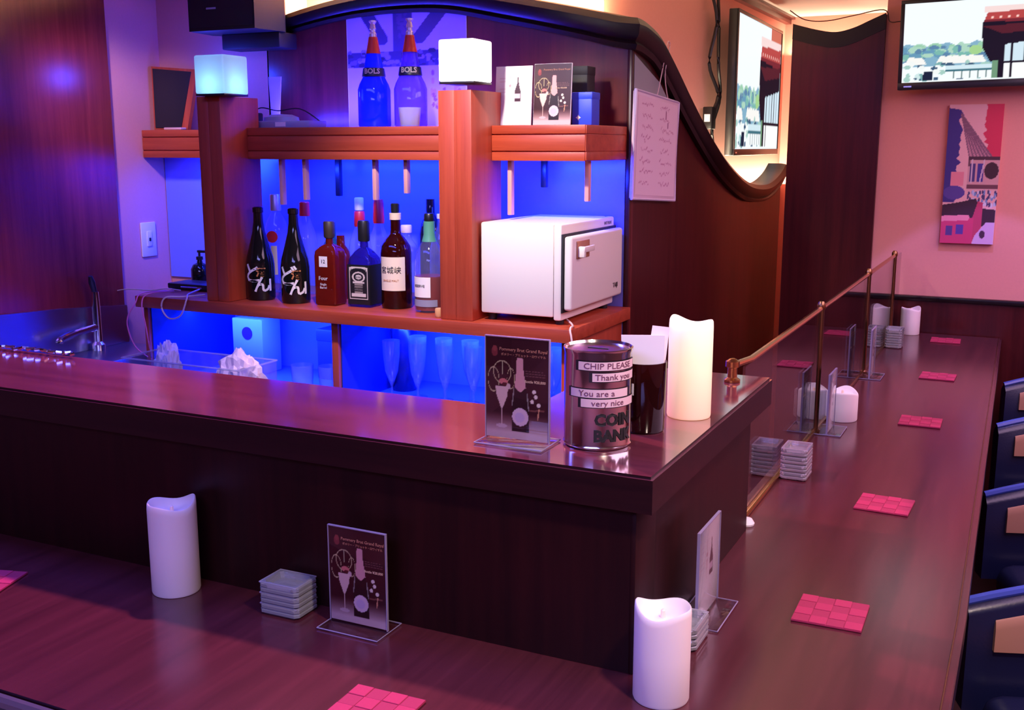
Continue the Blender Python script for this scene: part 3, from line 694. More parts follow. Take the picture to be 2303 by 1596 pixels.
# disc player / papers on the upper shelf
t = thing('disc_player', 'flat bluish device with cables on the upper shelf behind the rail', 'device', (-2.20, 2.845, SH1))
b = B(); b.box(-.10, .13, -.045, .05, 0, .022, bev=.004); b.lathe([(0, .022), (.05, .022), (.048, .034), (.03, .042), (0, .044)], (-.01, 0, 0), 24, sx=1.3, sy=.8); b.done('body', mat('pale_device', s255(150, 150, 190), .3), t)
B().box(.0, .04, -.0465, -.045, .004, .018).done('label_sticker', paper, t)
B().box(-.16, -.105, -.03, .03, 0, .05, bev=.006).done('plug_block', black, t)
B().tube(smooth([(-.13, 0, .045), (-.09, .0, .065), (-.03, .01, .055), (.05, .02, .06), (.12, .03, .02)], 5), .002, 6).done('cable', black, t)
t = tag(B().prism([(-.022, 0), (.006, 0), (.022, .17), (-.03, .17)], lambda u, v, y: (u, y, v), 0, .004).done('paper_slip', mat('lilac_paper', s255(190, 170, 220), .6)), 'narrow pale paper slip standing behind the left cube lamp', 'paper'); t.location = (-2.325, 2.97, SH1)

# towel warmer
tw = thing('towel_warmer', 'white countertop towel warmer cabinet at the right of the board', 'towel warmer', (-1.26, 2.835, BZ))
b = B(); b.box(-.123, .098, -.198, .195, .020, .272, bev=.006); b.done('body', cream_pl, tw)
b = B(); b.box(.098, .122, -.200, .195, .012, .272, bev=.006); b.done('front_frame', cream_pl, tw)
b = B(); b.box(.126, .150, -.196, .195, .040, .240, bev=.008, seg=3); dr = b.done('door', cream_pl, tw)
b = B(); b.box(.1215, .1265, -.202, .197, .034, .246, bev=.001); b.done('door_gasket', black_m, tw)
b = B(); b.box(.149, .153, -.165, -.075, .178, .226, bev=.002); b.done('handle_recess', mat('handle_tan', s255(176, 120, 90), .4), dr)
b = B(); b.box(.151, .172, -.160, -.145, .182, .212, bev=.004); b.box(.166, .173, -.160, -.085, .196, .212, bev=.003); b.done('handle', cream_pl, dr)
for fx in (-.10, .105):
    for fy in (-.17, .16):
        B().lathe([(0, 0), (.012, 0), (.012, .020), (0, .020)], (fx, fy, 0), 14).done('foot', black, tw)
text('TAIJI', .020, (.1505, .135, .075), (0, 1, 0), (0, 0, 1), ink, tw)
text('HOT BOX', .013, (.1225, .140, .256), (0, 1, 0), (0, 0, 1), ink, tw)
B().tube(smooth([(.06, -.10, .022), (.12, -.15, .008), (.165, -.22, .006), (.176, -.264, .003), (.186, -.272, -.05), (.19, -.275, -.26)], 4), .0028, 6).done('power_cord', tube_w, tw)

# left narrow niche: pump bottle, router, cable
t = thing('pump_bottle', 'small dark pump bottle in the blue niche left of the pillar', 'bottle', (-2.66, 2.93, BZ))
B().lathe([(0, 0), (.030, 0), (.032, .004), (.032, .05), (.024, .066), (.010, .072), (.008, .085), (0, .085)], n=22).done('body', black_glass, t)
b = B(); b.lathe([(0, .083), (.012, .083), (.012, .094), (.004, .096), (.004, .11), (0, .11)], n=16); b.box(-.006, .03, -.006, .006, .108, .117, bev=.002); b.done('pump', black, t)
t = thing('router', 'flat black router box on the board left of the pillar', 'router', (-2.545, 2.80, BZ)); B().box(-.10, .075, -.05, .05, .003, .022, bev=.004).done('body', black, t); B().box(-.04, .05, -.0515, -.05, .009, .014).done('stripe', chrome, t); B().box(-.09, .065, -.04, .04, 0, .003).done('foot', black_m, t)
t = B().tube(smooth([(-2.50, 2.745, BZ + .008), (-2.47, 2.66, BZ + .004), (-2.42, 2.60, BZ + .006), (-2.395, 2.568, BZ - .0), (-2.42, 2.565, BZ - .05), (-2.47, 2.566, BZ - .062), (-2.50, 2.568, BZ - .03), (-2.485, 2.572, BZ + .003), (-2.44, 2.60, BZ + .005), (-2.40, 2.66, BZ + .006)], 6), .0028, 6).done('cable_loop', tube_w); tag(t, 'white cable looping over the board edge below the router', 'cable')
t = B().tube(smooth([(-2.60, 2.70, BZ + .004), (-2.605, 2.59, BZ + .007), (-2.60, 2.556, BZ - .02), (-2.63, 2.545, BZ - .08), (-2.62, 2.56, BZ - .16), (-2.585, 2.58, BZ - .20)], 6), .0022, 6).done('thin_cord', mat('pink_cord', s255(220, 120, 150), .5)); tag(t, 'thin pink cord hanging from the board left end, outer strand', 'cable', 'thin cords at the board end')
t = B().tube(smooth([(-2.57, 2.70, BZ + .004), (-2.575, 2.59, BZ + .007), (-2.572, 2.556, BZ - .02), (-2.55, 2.545, BZ - .09), (-2.545, 2.55, BZ - .16), (-2.57, 2.58, BZ - .20)], 6), .0022, 6).done('thin_cord', MATS['pink_cord']); tag(t, 'thin pink cord hanging from the board left end, inner strand', 'cable', 'thin cords at the board end')
t = B().tube(smooth([(XL + .02, 2.76, 1.155), (-2.82, 2.75, 1.165), (-2.70, 2.73, 1.17), (-2.62, 2.72, BZ + .006), (-2.55, 2.71, BZ + .006)], 6), .002, 6).done('wall_cable', tube_w); tag(t, 'white cable running from the left wall to the board', 'cable')

# light switch on pink wall
t = thing('switch_plate', 'white switch plate on the pink wall left of the cabinet', 'switch', (XL, 2.94, 1.32))
B().box(0, .006, -.036, .036, -.062, .062, bev=.003).done('plate', white_pl, t); B().box(.006, .010, -.012, .012, -.025, .03, bev=.002).done('rocker', white_pl, t)
B().box(.010, .012, -.004, .004, -.006, .006).done('indicator', black, t)

# ------------------------------------------------------------------ things under the board
BS = .88
def flute(label, loc):
    t = thing('champagne_flute', label, 'glass', loc, 0, 'flutes under the board')
    B().lathe([(0, 0), (.028, 0), (.028, .002), (.006, .006), (.0035, .012), (.0035, .055), (.008, .066), (.020, .10), (.026, .15), (.0275, .195), (.0265, .195), (.025, .15), (.019, .102), (.007, .070), (0, .066)], n=20).done('body', clear_glass, t)
    return t
f0 = flute('champagne flute under the board, front row leftmost', (-1.735, 2.72, BS))
names = ['second', 'third', 'fourth', 'fifth']
for i in range(4): dup(f0, (-1.735 + .092 * (i + 1), 2.72 + .006 * i, BS), None, f'champagne flute under the board, front row {names[i]} from left')
for i in range(6): dup(f0, (-1.70 + .092 * i, 2.82, BS), None, f'champagne flute under the board, back row {["leftmost", "second", "third", "fourth", "fifth", "rightmost"][i]} from left' if 0 < i < 5 else f'champagne flute under the board, back row {"leftmost" if i == 0 else "rightmost"}')
def crumple(name, loc, r, sq, seed, m, label, cat):
    bm = bmesh.new(); bmesh.ops.create_icosphere(bm, subdivisions=4, radius=1)
    from mathutils import noise
    off = Vector((seed * 3.1, seed * 1.7, seed))
    for v in bm.verts:
        n = v.co.normalized()
        k = .80 + .42 * (1 - 2.2 * abs(noise.noise(n * 1.5 + off))) * .5 + .22 * (1 - 2.5 * abs(noise.noise(n * 3.4 + off * 2)))
        v.co = Vector((n.x * r * k * sq[0], n.y * r * k * sq[1], max(n.z * r * k * sq[2], 0)))
    me = bpy.data.meshes.new(name); bm.to_mesh(me); bm.free(); me.materials.append(m)
    o = bpy.data.objects.new(name, me); COL.objects.link(o); o.location = loc
    for p in me.polygons: p.use_smooth = False
    return tag(o, label, cat)
cloth_m = mat('pale_cloth', s255(245, 215, 225), .7)
wk = thing('work_counter', 'stainless work counter between the raised ledge and back bar cabinet', 'counter', (-1.85, 2.4, 0))
b = B(wk.location); b.box(-2.62, -1.15, 2.16, 2.57, .92, .9514, bev=.003); b.done('top', steel, wk)
b = B(wk.location); b.box(-2.60, -1.17, 2.20, 2.56, 0, .92); b.done('cabinet', steel, wk)
t = thing('clear_bin', 'clear shallow plastic bin on the steel work counter before the back bar', 'bin', (-2.222, 2.42, .952))
b = B(); b.box(-.222, .222, -.085, .085, 0, .004); b.box(-.222, -.218, -.085, .085, 0, .075); b.box(.218, .222, -.085, .085, 0, .075); b.box(-.222, .222, -.085, -.081, 0, .075); b.box(-.222, .222, .081, .085, 0, .075); b.done('tub', clear_glass, t)
B().tube([(-.223, -.086, .076), (.223, -.086, .076), (.223, .086, .076), (-.223, .086, .076)], .003, 6, closed=True).done('rim', frost_glass, t)
crumple('cloth', (-2.06, 2.415, .957), .072, (1.1, .72, 1.45), 4, cloth_m, 'crumpled pale pink cloth in the clear bin', 'cloth')
crumple('plastic_bag', (-2.345, 2.42, .957), .05, (.8, .8, 2.2), 9, mat('milky_plastic', s255(225, 215, 240), .3), 'crumpled milky plastic bag at the left of the clear bin', 'bag')
t = thing('storage_box', 'pale blue box with dark emblem in the left bay', 'box', (-2.42, 2.93, BS)); b = B(); b.box(-.065, .065, -.05, .05, 0, .19, bev=.004); b.done('carton', mat('light_blue_box', s255(170, 180, 230), .4), t); B().lathe([(0, 0), (.022, 0), (.022, .0015), (0, .0015)], n=20).done('emblem', mat('maroon_emblem', s255(80, 30, 80), .5), t).location = (.0, -.0505, .14); t.children[-1].rotation_euler = (R(90), 0, 0)
t = thing('storage_box', 'dark blue box at the right of the left bay', 'box', (-2.10, 2.95, BS)); b = B(); b.box(-.05, .05, -.04, .04, 0, .165, bev=.004); b.done('carton', mat('dark_blue_box', s255(50, 60, 120), .4), t); B().box(-.052, .052, -.042, .042, .13, .17, bev=.003).done('lid', MATS['dark_blue_box'], t)
t = thing('tumbler', 'clear tumbler at the right end of the left bay', 'glass', (-1.95, 2.70, BS), 0, 'tumblers in the left bay'); B().lathe([(0, 0), (.03, 0), (.036, .10), (.0345, .10), (.0285, .006), (0, .006)], n=22).done('body', clear_glass, t)
dup(t, (-2.04, 2.68, BS), None, 'clear tumbler between the cloth and the end tumbler')
t = thing('black_jar', 'dark jar at the left of the flutes', 'jar', (-1.80, 2.90, BS)); B().lathe([(0, 0), (.038, 0), (.04, .004), (.042, .2), (.036, .21), (0, .21)], n=22).done('body', mat('dark_navy_jar', s255(20, 24, 60), .25), t); B().lathe([(0, .208), (.03, .208), (.03, .225), (0, .227)], n=22).done('lid', black, t)

# sink at far left
sk = thing('sink_unit', 'stainless steel sink counter along the left wall', 'sink', (-2.76, 2.3, 0))
b = B(sk.location); b.box(XL + .002, -2.655, 1.72, 2.78, .945, .9694, bev=.004); b.done('counter', steel, sk)
b = B(sk.location); b.prism([(1.72, .97), (2.79, .97), (2.79, 1.10), (2.5, 1.125), (1.72, 1.165)], lambda u, v, t: (t, u, v), XL + .0185, XL + .03); b.done('backsplash', steel, sk)
b = B(sk.location); b.box(XL + .05, -2.665, 1.78, 2.74, 0, .945); b.done('cabinet', steel, sk)
fa = thing('faucet', 'chrome wall faucet above the sink at left', 'faucet', (-2.845, 2.62, .97))
b = B(); b.lathe([(0, 0), (.022, 0), (.022, .02), (.014, .03), (.014, .15), (.012, .20), (0, .20)], n=18); b.done('column', chrome, fa)
b = B(); b.tube(smooth([(0, 0, .08), (.01, -.10, .075), (.02, -.17, .065), (.02, -.18, .055)], 4), [.012] * 13, 10); b.done('spout', chrome, fa)
b = B(); b.tube([(0, 0, .195), (.005, -.015, .235), (.006, -.02, .255)], [.008, .011, .007], 10); b.done('lever', black, fa)
pts = []
rr = random.Random(2)
for k in range(60): pts.append((-2.10 + k * .0058, 1.555 + .006 * math.sin(k * 1.7), LL + .005 + rr.uniform(0, .006)))
t = tag(B().tube(pts, .0034, 5).done('glint_strand', chrome), 'thin crinkled silver strand added for glints along the rear edge of the ledge', 'strand')  # invented strand that stands for the glints behind the ledge

# ------------------------------------------------------------------ on the ledge
# coin bank
r_ = .0495; h_ = .145
cn = thing('coin_bank', 'shiny tin coin bank can with lettered strips on the ledge', 'coin bank', (-.558, 1.430, LL))
B().lathe([(0, .0), (r_ - .002, 0), (r_, .002), (r_ + .001, .004), (r_ - .0005, .007), (r_ - .0005, h_ - .008), (r_ + .001, h_ - .004), (r_ + .001, h_ - .001), (r_ - .001, h_), (r_ - .003, h_ - .004), (0, h_ - .004)], n=56).done('can', tin, cn)
B().box(-.016, .016, -.002, .002, h_ - .0039, h_ - .0032).done('coin_slot', black, cn)
F = -math.pi / 2 + .39
strip_m = mat('label_strip', s255(214, 186, 190), .5); edge_m = mat('strip_border', s255(30, 24, 30), .5)  # pale strip and the dark border behind it
for s, z, a0, a1, tx, sz in (('CHIP PLEASE', .1235, -.61, 1.35, .32, .0118), ('Thank you', .1075, -.18, 1.35, .48, .0118), ('You are a', .084, -.89, .98, -.05, .0118), ('very nice', .070, -.52, 1.35, .30, .0118)):
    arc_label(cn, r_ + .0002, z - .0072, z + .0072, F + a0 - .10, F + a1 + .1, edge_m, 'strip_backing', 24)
    arc_label(cn, r_ + .0005, z - .0060, z + .0060, F + a0, F + a1, strip_m, 'label_strip', 24)
    text(s, sz, (0, 0, z), (1, 0, 0), (0, 0, 1), MATS.get('grey_ink') or mat('grey_ink', s255(110, 62, 84), .6), cn, wrap=(0, 0, r_ + .0004, F + tx), sx=1.15)
text('COIN\nBANK', .0235, (0, 0, .033), (1, 0, 0), (0, 0, 1), ink, cn, wrap=(0, 0, r_, F + .50), bold=.0011)
# dark tumbler with napkins
dt = thing('napkin_holder', 'dark glass holder between the coin bank and lit candle', 'holder', (-.522, 1.53, LL))
B().lathe([(0, 0), (.031, 0), (.033, .003), (.0345, .108), (.033, .108), (.031, .006), (0, .006)], n=30).done('body', thin_glass('dark_amber', (.25, .06, .04), body=s255(60, 18, 18), bodyw=.6), dt)
b = B(); arc = arc_label(dt, .0345, .06, .078, F - .9, F - .5, whiteink, 'label_paper')
t = thing('card', 'white folded card standing in the dark glass holder', 'card', (-.522, 1.53, LL + .008)); b = B()
b.prism([(-.034, .098), (.03, .110), (.03, .140), (-.036, .138)], lambda u, v, y: (u, y, v), -.001, .001); b.prism([(-.022, 0), (.022, 0), (.03, .11), (-.034, .098)], lambda u, v, y: (u, y, v), -.001, .001)
b.done('front_leaf', paper, t); b = B(); b.prism([(-.01, 0), (.022, 0), (.036, .150), (.010, .152)], lambda u, v, y: (u, y, v), .012, .0135); b.done('back_leaf', paper, t); t.rotation_euler = (0, 0, R(14))

def candle(label, loc, r, h, rz=0, m=wax, lit=False, group='white pillar candles'):
    t = thing('candle', label, 'candle', loc, rz, group)
    def top(a, rr, z):
        if z < h * .8: return z
        wv = .0050 * math.sin(2 * a + .6) + .0032 * math.sin(3 * a)
        k = (rr / r) ** 2
        return z + wv * k
    n = 44
    B().lathe([(0, 0), (r * .97, 0), (r, .003), (r, h * .5), (r, h * .93), (r * .985, h * .985), (r * .95, h), (r * .88, h * .985), (r * .80, h * .93), (r * .6, h * .885), (r * .3, h * .88), (0, h * .88)], n=n, top=top).done('wax_body', m, t, 60)
    B().lathe([(0, 0), (.0035, 0), (.003, .010), (0, .013)], (0, 0, h * .88), 8).done('wick', mat('bulb_tip', s255(250, 220, 190), .4) if 'bulb_tip' not in MATS else MATS['bulb_tip'], t)
    return t
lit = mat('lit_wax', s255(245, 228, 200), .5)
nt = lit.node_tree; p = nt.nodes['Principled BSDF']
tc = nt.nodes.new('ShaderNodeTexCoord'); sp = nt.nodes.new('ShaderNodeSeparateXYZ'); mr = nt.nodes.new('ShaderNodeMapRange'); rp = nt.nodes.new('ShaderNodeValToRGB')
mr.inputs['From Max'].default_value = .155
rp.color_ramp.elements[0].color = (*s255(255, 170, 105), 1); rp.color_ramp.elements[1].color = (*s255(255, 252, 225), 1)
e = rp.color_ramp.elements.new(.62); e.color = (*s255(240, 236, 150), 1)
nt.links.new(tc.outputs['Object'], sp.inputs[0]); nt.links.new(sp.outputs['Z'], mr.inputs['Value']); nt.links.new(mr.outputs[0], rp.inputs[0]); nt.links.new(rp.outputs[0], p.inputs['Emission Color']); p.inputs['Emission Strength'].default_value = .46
candle('glowing lit pillar candle on the right end of the ledge', (-.484, 1.645, LL), .0352, .155, 2.4, lit)
candle('tall white pillar candle on the near counter at left', (-1.234, 1.262, LC), .039, .152, .4)
candle('white pillar candle on the counter corner nearest the viewer', (-.401, 1.275, LC), .0375, .128, 2.9)
candle('short wide white candle beside the first brass post', (-.435, 2.915, LC), .0415, .078, .9)
candle('small white pillar candle at the far wall end', (-.420, 4.42, LC), .0365, .102, .2)

# ------------------------------------------------------------------ ashtrays
def ashtray(label, loc, wx=.037, wy=.029, rz=0, group=None):
    t = thing('ashtray', label, 'ashtray', loc, rz, group)
    b = B(); h = .0175
    prof = [(.90, 0), (1.0, .003), (1.0, .007), (.955, .0088), (1.0, .0106), (1.0, .0148), (.96, h), (.80, h), (.70, .008), (.0, .007)]
    rings = []
    for sc_, z in prof:
        if sc_ == 0: rings.append([b.v((0, 0, z))]); continue
        x, y = wx * sc_, wy * sc_; ch = .006 * sc_
        rings.append([b.v(q + (z,)) for q in ((x - ch, -y), (x, -y + ch), (x, y - ch), (x - ch, y), (-x + ch, y), (-x, y - ch), (-x, -y + ch), (-x + ch, -y))])
    for a, c2 in zip(rings, rings[1:]):
        for i in range(8):
            if len(c2) == 1: b.face([a[i], a[(i + 1) % 8], c2[0]])
            else: b.face([a[i], a[(i + 1) % 8], c2[(i + 1) % 8], c2[i]])
    b.face(list(reversed(rings[0])))
    b.done('body', cut_glass, t, 20)
    B().tube([(wx * .93, -wy * .93, h - .0005), (wx * .93, wy * .93, h - .0005), (-wx * .93, wy * .93, h - .0005), (-wx * .93, -wy * .93, h - .0005)], .0013, 5, closed=True).done('rim', frost_glass, t)
    return t
pos = {'by the near menu stand': (-1.016, 1.278, 3, R(1)), 'behind the nearest candle': (-.424, 1.452, 2, R(90)), 'against the glass partition before the first post': (-.440, 2.345, 4, R(90)), 'against the glass partition at the third post': (-.440, 4.10, 4, R(90))}
order = ['bottom', 'second from bottom', 'third from bottom', 'fourth from bottom']
a0 = None
for where, (x, y, n, rz) in pos.items():
    for k in range(n):
        lab = f'square cut glass ashtray, {"top" if k == n - 1 else order[k]} of the stack {where}'
        lab = lab.replace('the stack ', 'stack ').replace('square cut glass ', 'cut glass ').replace('against the glass partition before', 'by the glass before').replace('against the glass partition at', 'by the glass at').replace(' from bottom', '')
        if a0 is None: a0 = ashtray(lab, (x, y, LC), rz=rz, group='stacked glass ashtrays')
        else: dup(a0, (x, y, LC + k * .0176), rz, lab)

# ------------------------------------------------------------------ coasters
def coaster(label, loc, rz):
    t = thing('coaster', label, 'coaster', loc, rz, 'red woven coasters'); s = .0525
    B().box(-s, s, -s, s, 0, .0030, bev=.001).done('pad', coaster_n, t)
    for i in range(4):
        for j in range(4):
            x, y = -s + (i + .5) * s / 2, -s + (j + .5) * s / 2; o = (i + j) % 2
            B().box(x - s / 4 + .0004, x + s / 4 - .0004, y - s / 4 + .0004, y + s / 4 - .0004, .0028, .0042 if o else .0034, bev=.0006, seg=1).done('weave', coaster_m if o else coaster_n, t)
    return t
c0 = coaster('red woven coaster on the right counter, nearest the corner', (-.2425, 1.640, LC), R(1))
for x, y, a, lab in ((-.2355, 2.222, -2, 'red woven coaster on the right counter beside the middle ashtrays'), (-.239, 2.971, 1, 'red woven coaster on the right counter beside the short wide candle'), (-.248, 3.606, -1, 'red woven coaster on the right counter beside the second brass post'), (-.279, 4.309, 2, 'red woven coaster nearest the far wall'),
                      (-1.545, 1.135, 18, 'red woven coaster cut by the left edge of the picture'), (-.725, 1.07, 2, 'red woven coaster cut by the bottom edge of the picture')):
    dup(c0, (x, y, LC), R(a), lab)

# ------------------------------------------------------------------ glass partition
XG = -.475; ZT = 1.25
gp = thing('glass_partition', 'clear glass partition with brass posts and rail along the counter', 'partition', (XG, 3.0, LC))
posts = [2.755, 3.58, 4.25]
ends = [1.965, 2.755, 3.58, 4.25, 4.458]
for y0, y1 in zip(ends, ends[1:]):
    b = B(gp.location); b.box(XG - .0025, XG + .0025, y0 + .006, y1 - .006, LC + .008, ZT - .006); b.done('pane', partition_glass, gp)
for y in posts:
    b = B(gp.location); b.lathe([(0, 0), (.014, 0), (.014, .004), (.0085, .008), (.0085, ZT - LC - .004), (.011, ZT - LC), (.011, ZT - LC + .01), (.006, ZT - LC + .018), (0, ZT - LC + .019)], (XG, y, LC), 16); b.done('post', brass_d, gp)
b = B(gp.location); b.lathe([(0, 0), (.015, 0), (.015, .004), (.009, .008), (.009, .026), (.013, .028), (.013, .038), (.006, .043), (0, .044)], (XG - .012, 1.93, LL), 16); b.done('end_post', brass, gp)
b = B(gp.location); b.tube([(XG - .012, 1.93, LL + .030), (XG, 2.02, ZT), (XG, 4.25, ZT)], .0065, 10); b.done('top_rail', brass, gp)
b = B(gp.location); b.box(XG - .006, XG + .006, 2.0, 4.25, LC, LC + .009, bev=.002); b.done('bottom_rail', brass, gp)
b = B(gp.location); b.lathe([(0, 0), (.016, 0), (.017, .004), (.012, .012), (0, .015)], (XG + .012, 1.985, LC), 18); b.done('end_knob', white_pl, gp)

# ------------------------------------------------------------------ whiteboard and cord on side wall
wbd = thing('whiteboard', 'small whiteboard with handwriting hung on the wood side wall', 'whiteboard', (XW + .012, 3.25, 1.80))
b = B(); b.box(-.005, .006, -.205, .205, -.31, 0, bev=.002); b.done('board', mat('whiteboard_white', s255(228, 200, 214), .35), wbd)
b = B(); b.tube([(.004, -.207, -.312), (.004, .207, -.312), (.004, .207, .002), (.004, -.207, .002)], .005, 6, closed=True); b.done('frame', mat('whiteboard_frame', s255(215, 200, 225), .35), wbd)
c = Canvas(90, 80, (228, 200, 214)); rr = random.Random(11)
for row in range(8):
    for c0_ in (.08, .55):
        u = c0_ + rr.uniform(0, .05); e_ = c0_ + rr.uniform(.22, .36)
        while u < e_:
            l = rr.uniform(.01, .04); vv = .93 - row * .115 + rr.uniform(-.012, .012)
            c.line((u, vv), (u + l, vv + rr.uniform(-.03, .03)), .006, (186, 126, 160)); u += l + .012
c.line((.70, .90), (.70, .83), .012, (130, 60, 110)); c.line((.76, .78), (.76, .74), .010, (140, 70, 120))
c.mesh('handwriting', (.0066, -.19, -.3), (0, 1, 0), (0, 0, 1), .38, .29, poster_print, wbd)
wbd.rotation_euler = (R(-3.2), 0, 0)
b = B(); b.tube(smooth([(.006, -.02, .0), (.008, .0, .05), (.009, .03, .12), (.012, .045, .17), (.014, .06, .16), (.010, .04, .09), (.008, .05, .05), (.006, .09, .0)], 5), .0018, 6); b.done('cord', tube_w, wbd)
t = B(); t.prism([(YB + .012, 1.915), (YB + .012, 1.80), (3.42, 1.775), (3.30, 1.845)], lambda u, v, q: (q, u, v), XW + .0005, XW + .004); tag(t.done('grey_patch', grey_patch), 'grey triangular patch on the side wall above the whiteboard', 'sheet')  # flat grey patch filling the corner below the curved trim

# ------------------------------------------------------------------ televisions
def town(nx, ny):
    c = Canvas(nx, ny, (238, 246, 250))
    rr = random.Random(21); v = c.v
    top = .47 + .015 * np.sin(c.u * 30) + .01 * np.sin(c.u * 71)
    c.put((v < top) & (v > .2), (128, 172, 196))
    for i in range(60): c.ell(rr.random() * .5, .30 + rr.random() * .15, .015 + rr.random() * .03, .02 + rr.random() * .03, rr.choice([(100, 150, 180), (120, 180, 170), (150, 200, 170), (90, 130, 165), (168, 208, 188)]))
    c.ell(.46, .38, .04, .06, (160, 205, 140))
    for i in range(9): u = rr.uniform(0, .42); c.poly([(u, .22), (u + .14, .22), (u + .11, .31), (u + .03, .32)], (240, 240, 236))
    for i in range(46): c.ell(rr.random() * .55, .03 + rr.random() * .22, .01 + rr.random() * .022, .01 + rr.random() * .03, rr.choice([(240, 246, 246), (120, 170, 170), (60, 90, 120), (200, 225, 225), (235, 240, 238), (160, 200, 190)]))
    c.rect(.28, .14, .57, .19, (205, 228, 236)); c.rect(.28, .12, .57, .14, (60, 110, 125)); c.rect(.30, .03, .56, .12, (238, 243, 245))
    for k in range(5): c.line((.33 + k * .05, .03), (.33 + k * .05, .12), .004, (70, 110, 110))
    c.poly([(.13, .02), (.20, .02), (.20, .14), (.14, .13)], (24, 34, 60))
    # tower at the right
    D = (26, 18, 36)
    c.rect(.74, .80, 1, 1.0, (206, 110, 90)); c.rect(.50, .83, 1, .90, (240, 214, 212)); c.poly([(.52, .83), (1, .85), (1, .74), (.50, .72)], (180, 70, 70)); c.rect(.50, .66, 1, .74, (120, 40, 52))
    for k in range(9): c.ell(.55 + k * .05, .765, .008, .013, (250, 205, 195))
    c.poly([(.49, .72), (1, .68), (1, .50), (.74, .46), (.68, .38), (.62, .22), (.55, .22), (.50, .40)], D); c.poly([(.50, .66), (1, .70), (1, .62), (.62, .56)], (84, 30, 44))
    c.rect(.60, .02, .635, .42, D); c.rect(.635, .02, 1, .50, (205, 226, 238)); c.rect(.675, .02, .69, .56, D); c.rect(.64, .20, 1, .222, D)
    for k in (.75, .81, .87, .93): c.rect(k, .2, k + .012, .56, D)
    c.rect(.64, .02, 1, .195, (244, 246, 248)); c.rect(.675, .02, .69, .2, D); c.poly([(.60, .42), (1, .50), (1, .56), (.62, .52)], D)
    c.rect(.565, .02, .60, .24, (110, 150, 120))
    return c
scr = print_mat('screen_glow', .35, 1.1); scr.node_tree.nodes['Principled BSDF'].inputs['IOR'].default_value = 1.01
TV = town(140, 80)
def tv(label, loc, rz, w_, h_, crop=None):
    """screen in local XZ plane facing -Y, origin at lower middle"""
    t = thing('television', label, 'television', loc, rz)
    b = B(); x = w_ / 2; b.box(-x, x, 0, .035, 0, h_, bev=.004); b.box(-x * .6, x * .6, .035, .06, h_ * .15, h_ * .7, bev=.01); b.done('housing', black, t)
    b = B(); fb = .014
    for bx in ((-x, x, -.006, 0, 0, .026), (-x, x, -.006, 0, h_ - fb, h_), (-x, -x + fb, -.006, 0, .026, h_ - fb), (x - fb, x, -.006, 0, .026, h_ - fb)): b.box(*bx, bev=.002)
    b.done('bezel', black, t)
    TV.mesh('screen', (-x + fb, -.002, .026), (1, 0, 0), (0, 0, 1), w_ - 2 * fb, h_ - fb - .026, scr, t)
    B().box(-x + .022, -x + .05, -.007, -.006, .009, .014).done('badge', chrome, t)
    B().box(-.06, .06, .06, .10, h_ * .3, h_ * .6, bev=.004).done('mount', black_m, t)
    return t
t = tv('flat television showing a townscape on the far pink wall', (-.235, 4.40, 1.865), 0, .575, .325); t.rotation_euler = (0, R(-1.0), 0)
tv('flat television showing a townscape in the niche behind the curved wood wall', (-1.168, 4.905, 1.615), R(90 + 2.0), .97, .58)
# cables beside the niche tv
for i, (dy, dz, lab) in enumerate(((0, 0, 'dark cable bundle hanging left of the niche television, outer strand'), (.03, .02, 'dark cable bundle hanging left of the niche television, inner strand'))):
    pts = smooth([(XP + .02 + .03 * i, 4.36 + dy, 2.30), (XP + .05, 4.40 + dy, 2.15), (XP + .03 + .03 * i, 4.38 + dy, 1.98), (XP + .06, 4.42 + dy, 1.85), (XP + .025 + .02 * i, 4.37 + dy, 1.72), (XP + .05, 4.42 + dy, 1.60), (XP + .03, 4.42 + dy, 1.53)], 6)
    tag(B().tube(pts, .007, 7).done('cable', black), lab, 'cable', 'cables beside the niche television')
t = thing('power_adapter', 'small dark power adapter among cables left of the niche television', 'adapter', (XP + .035, 4.39, 1.72)); B().box(-.02, .02, -.03, .03, 0, .09, bev=.005).done('body', black, t); B().box(-.012, .012, -.031, -.03, .03, .06).done('label_sticker', paper, t)
tag(B().tube(smooth([(-.955, 4.47, 2.18), (-.90, 4.50, 2.145), (-.82, 4.53, 2.14), (-.72, 4.53, 2.155), (-.60, 4.48, 2.165), (-.575, 4.47, 2.12), (-.54, 4.47, 2.118), (-.51, 4.46, 2.12)], 6), .0022, 6).done('cable', mat('brown_cable', s255(70, 24, 24), .5)), 'thin cable sagging over the far wood panel to the television', 'cable')

# ------------------------------------------------------------------ canvas picture on far wall
cp = thing('canvas_print', 'tall canvas print of a lattice tower over flag colours on the far wall', 'canvas print', (-.2425, YF - .012, 1.285))
b = B(); b.box(-.097, .093, -.006, .012, 0, .522, bev=.002); b.done('canvas', mat('canvas_pink', s255(226, 160, 150), .8), cp)
c = Canvas(80, 200, (236, 182, 180)); rr = random.Random(8); A = .522 / .19
NV = (58, 44, 128); RD = (212, 50, 84)
jag = np.interp(c.v[:, 0], np.linspace(0, 1, 40), [.24 + rr.uniform(-.05, .05) for _ in range(40)])[:, None]
c.put((c.u < jag) & (c.v > .30) & (c.v < .97 + .06 * (.1 - c.u)), NV)
jr = np.interp(c.v[:, 0], np.linspace(0, 1, 50), [.70 + rr.uniform(-.05, .05) for _ in range(50)])[:, None] + np.clip(.75 - c.v, 0, 1) * .5
c.put((c.u > jr) & (c.v > .58), RD)
c.rect(.12, .42, .36, .52, (232, 140, 150)); c.ell(.2, .37, .2, .05, (86, 66, 150))
T = (130, 90, 110)
c.poly([(.22, .93), (.26, .93), (.86, .62), (.44, .62)], (196, 140, 150))
for k in range(7): c.line((.235, .93), (.44 + k * .07, .62), .010, T, asp=1)
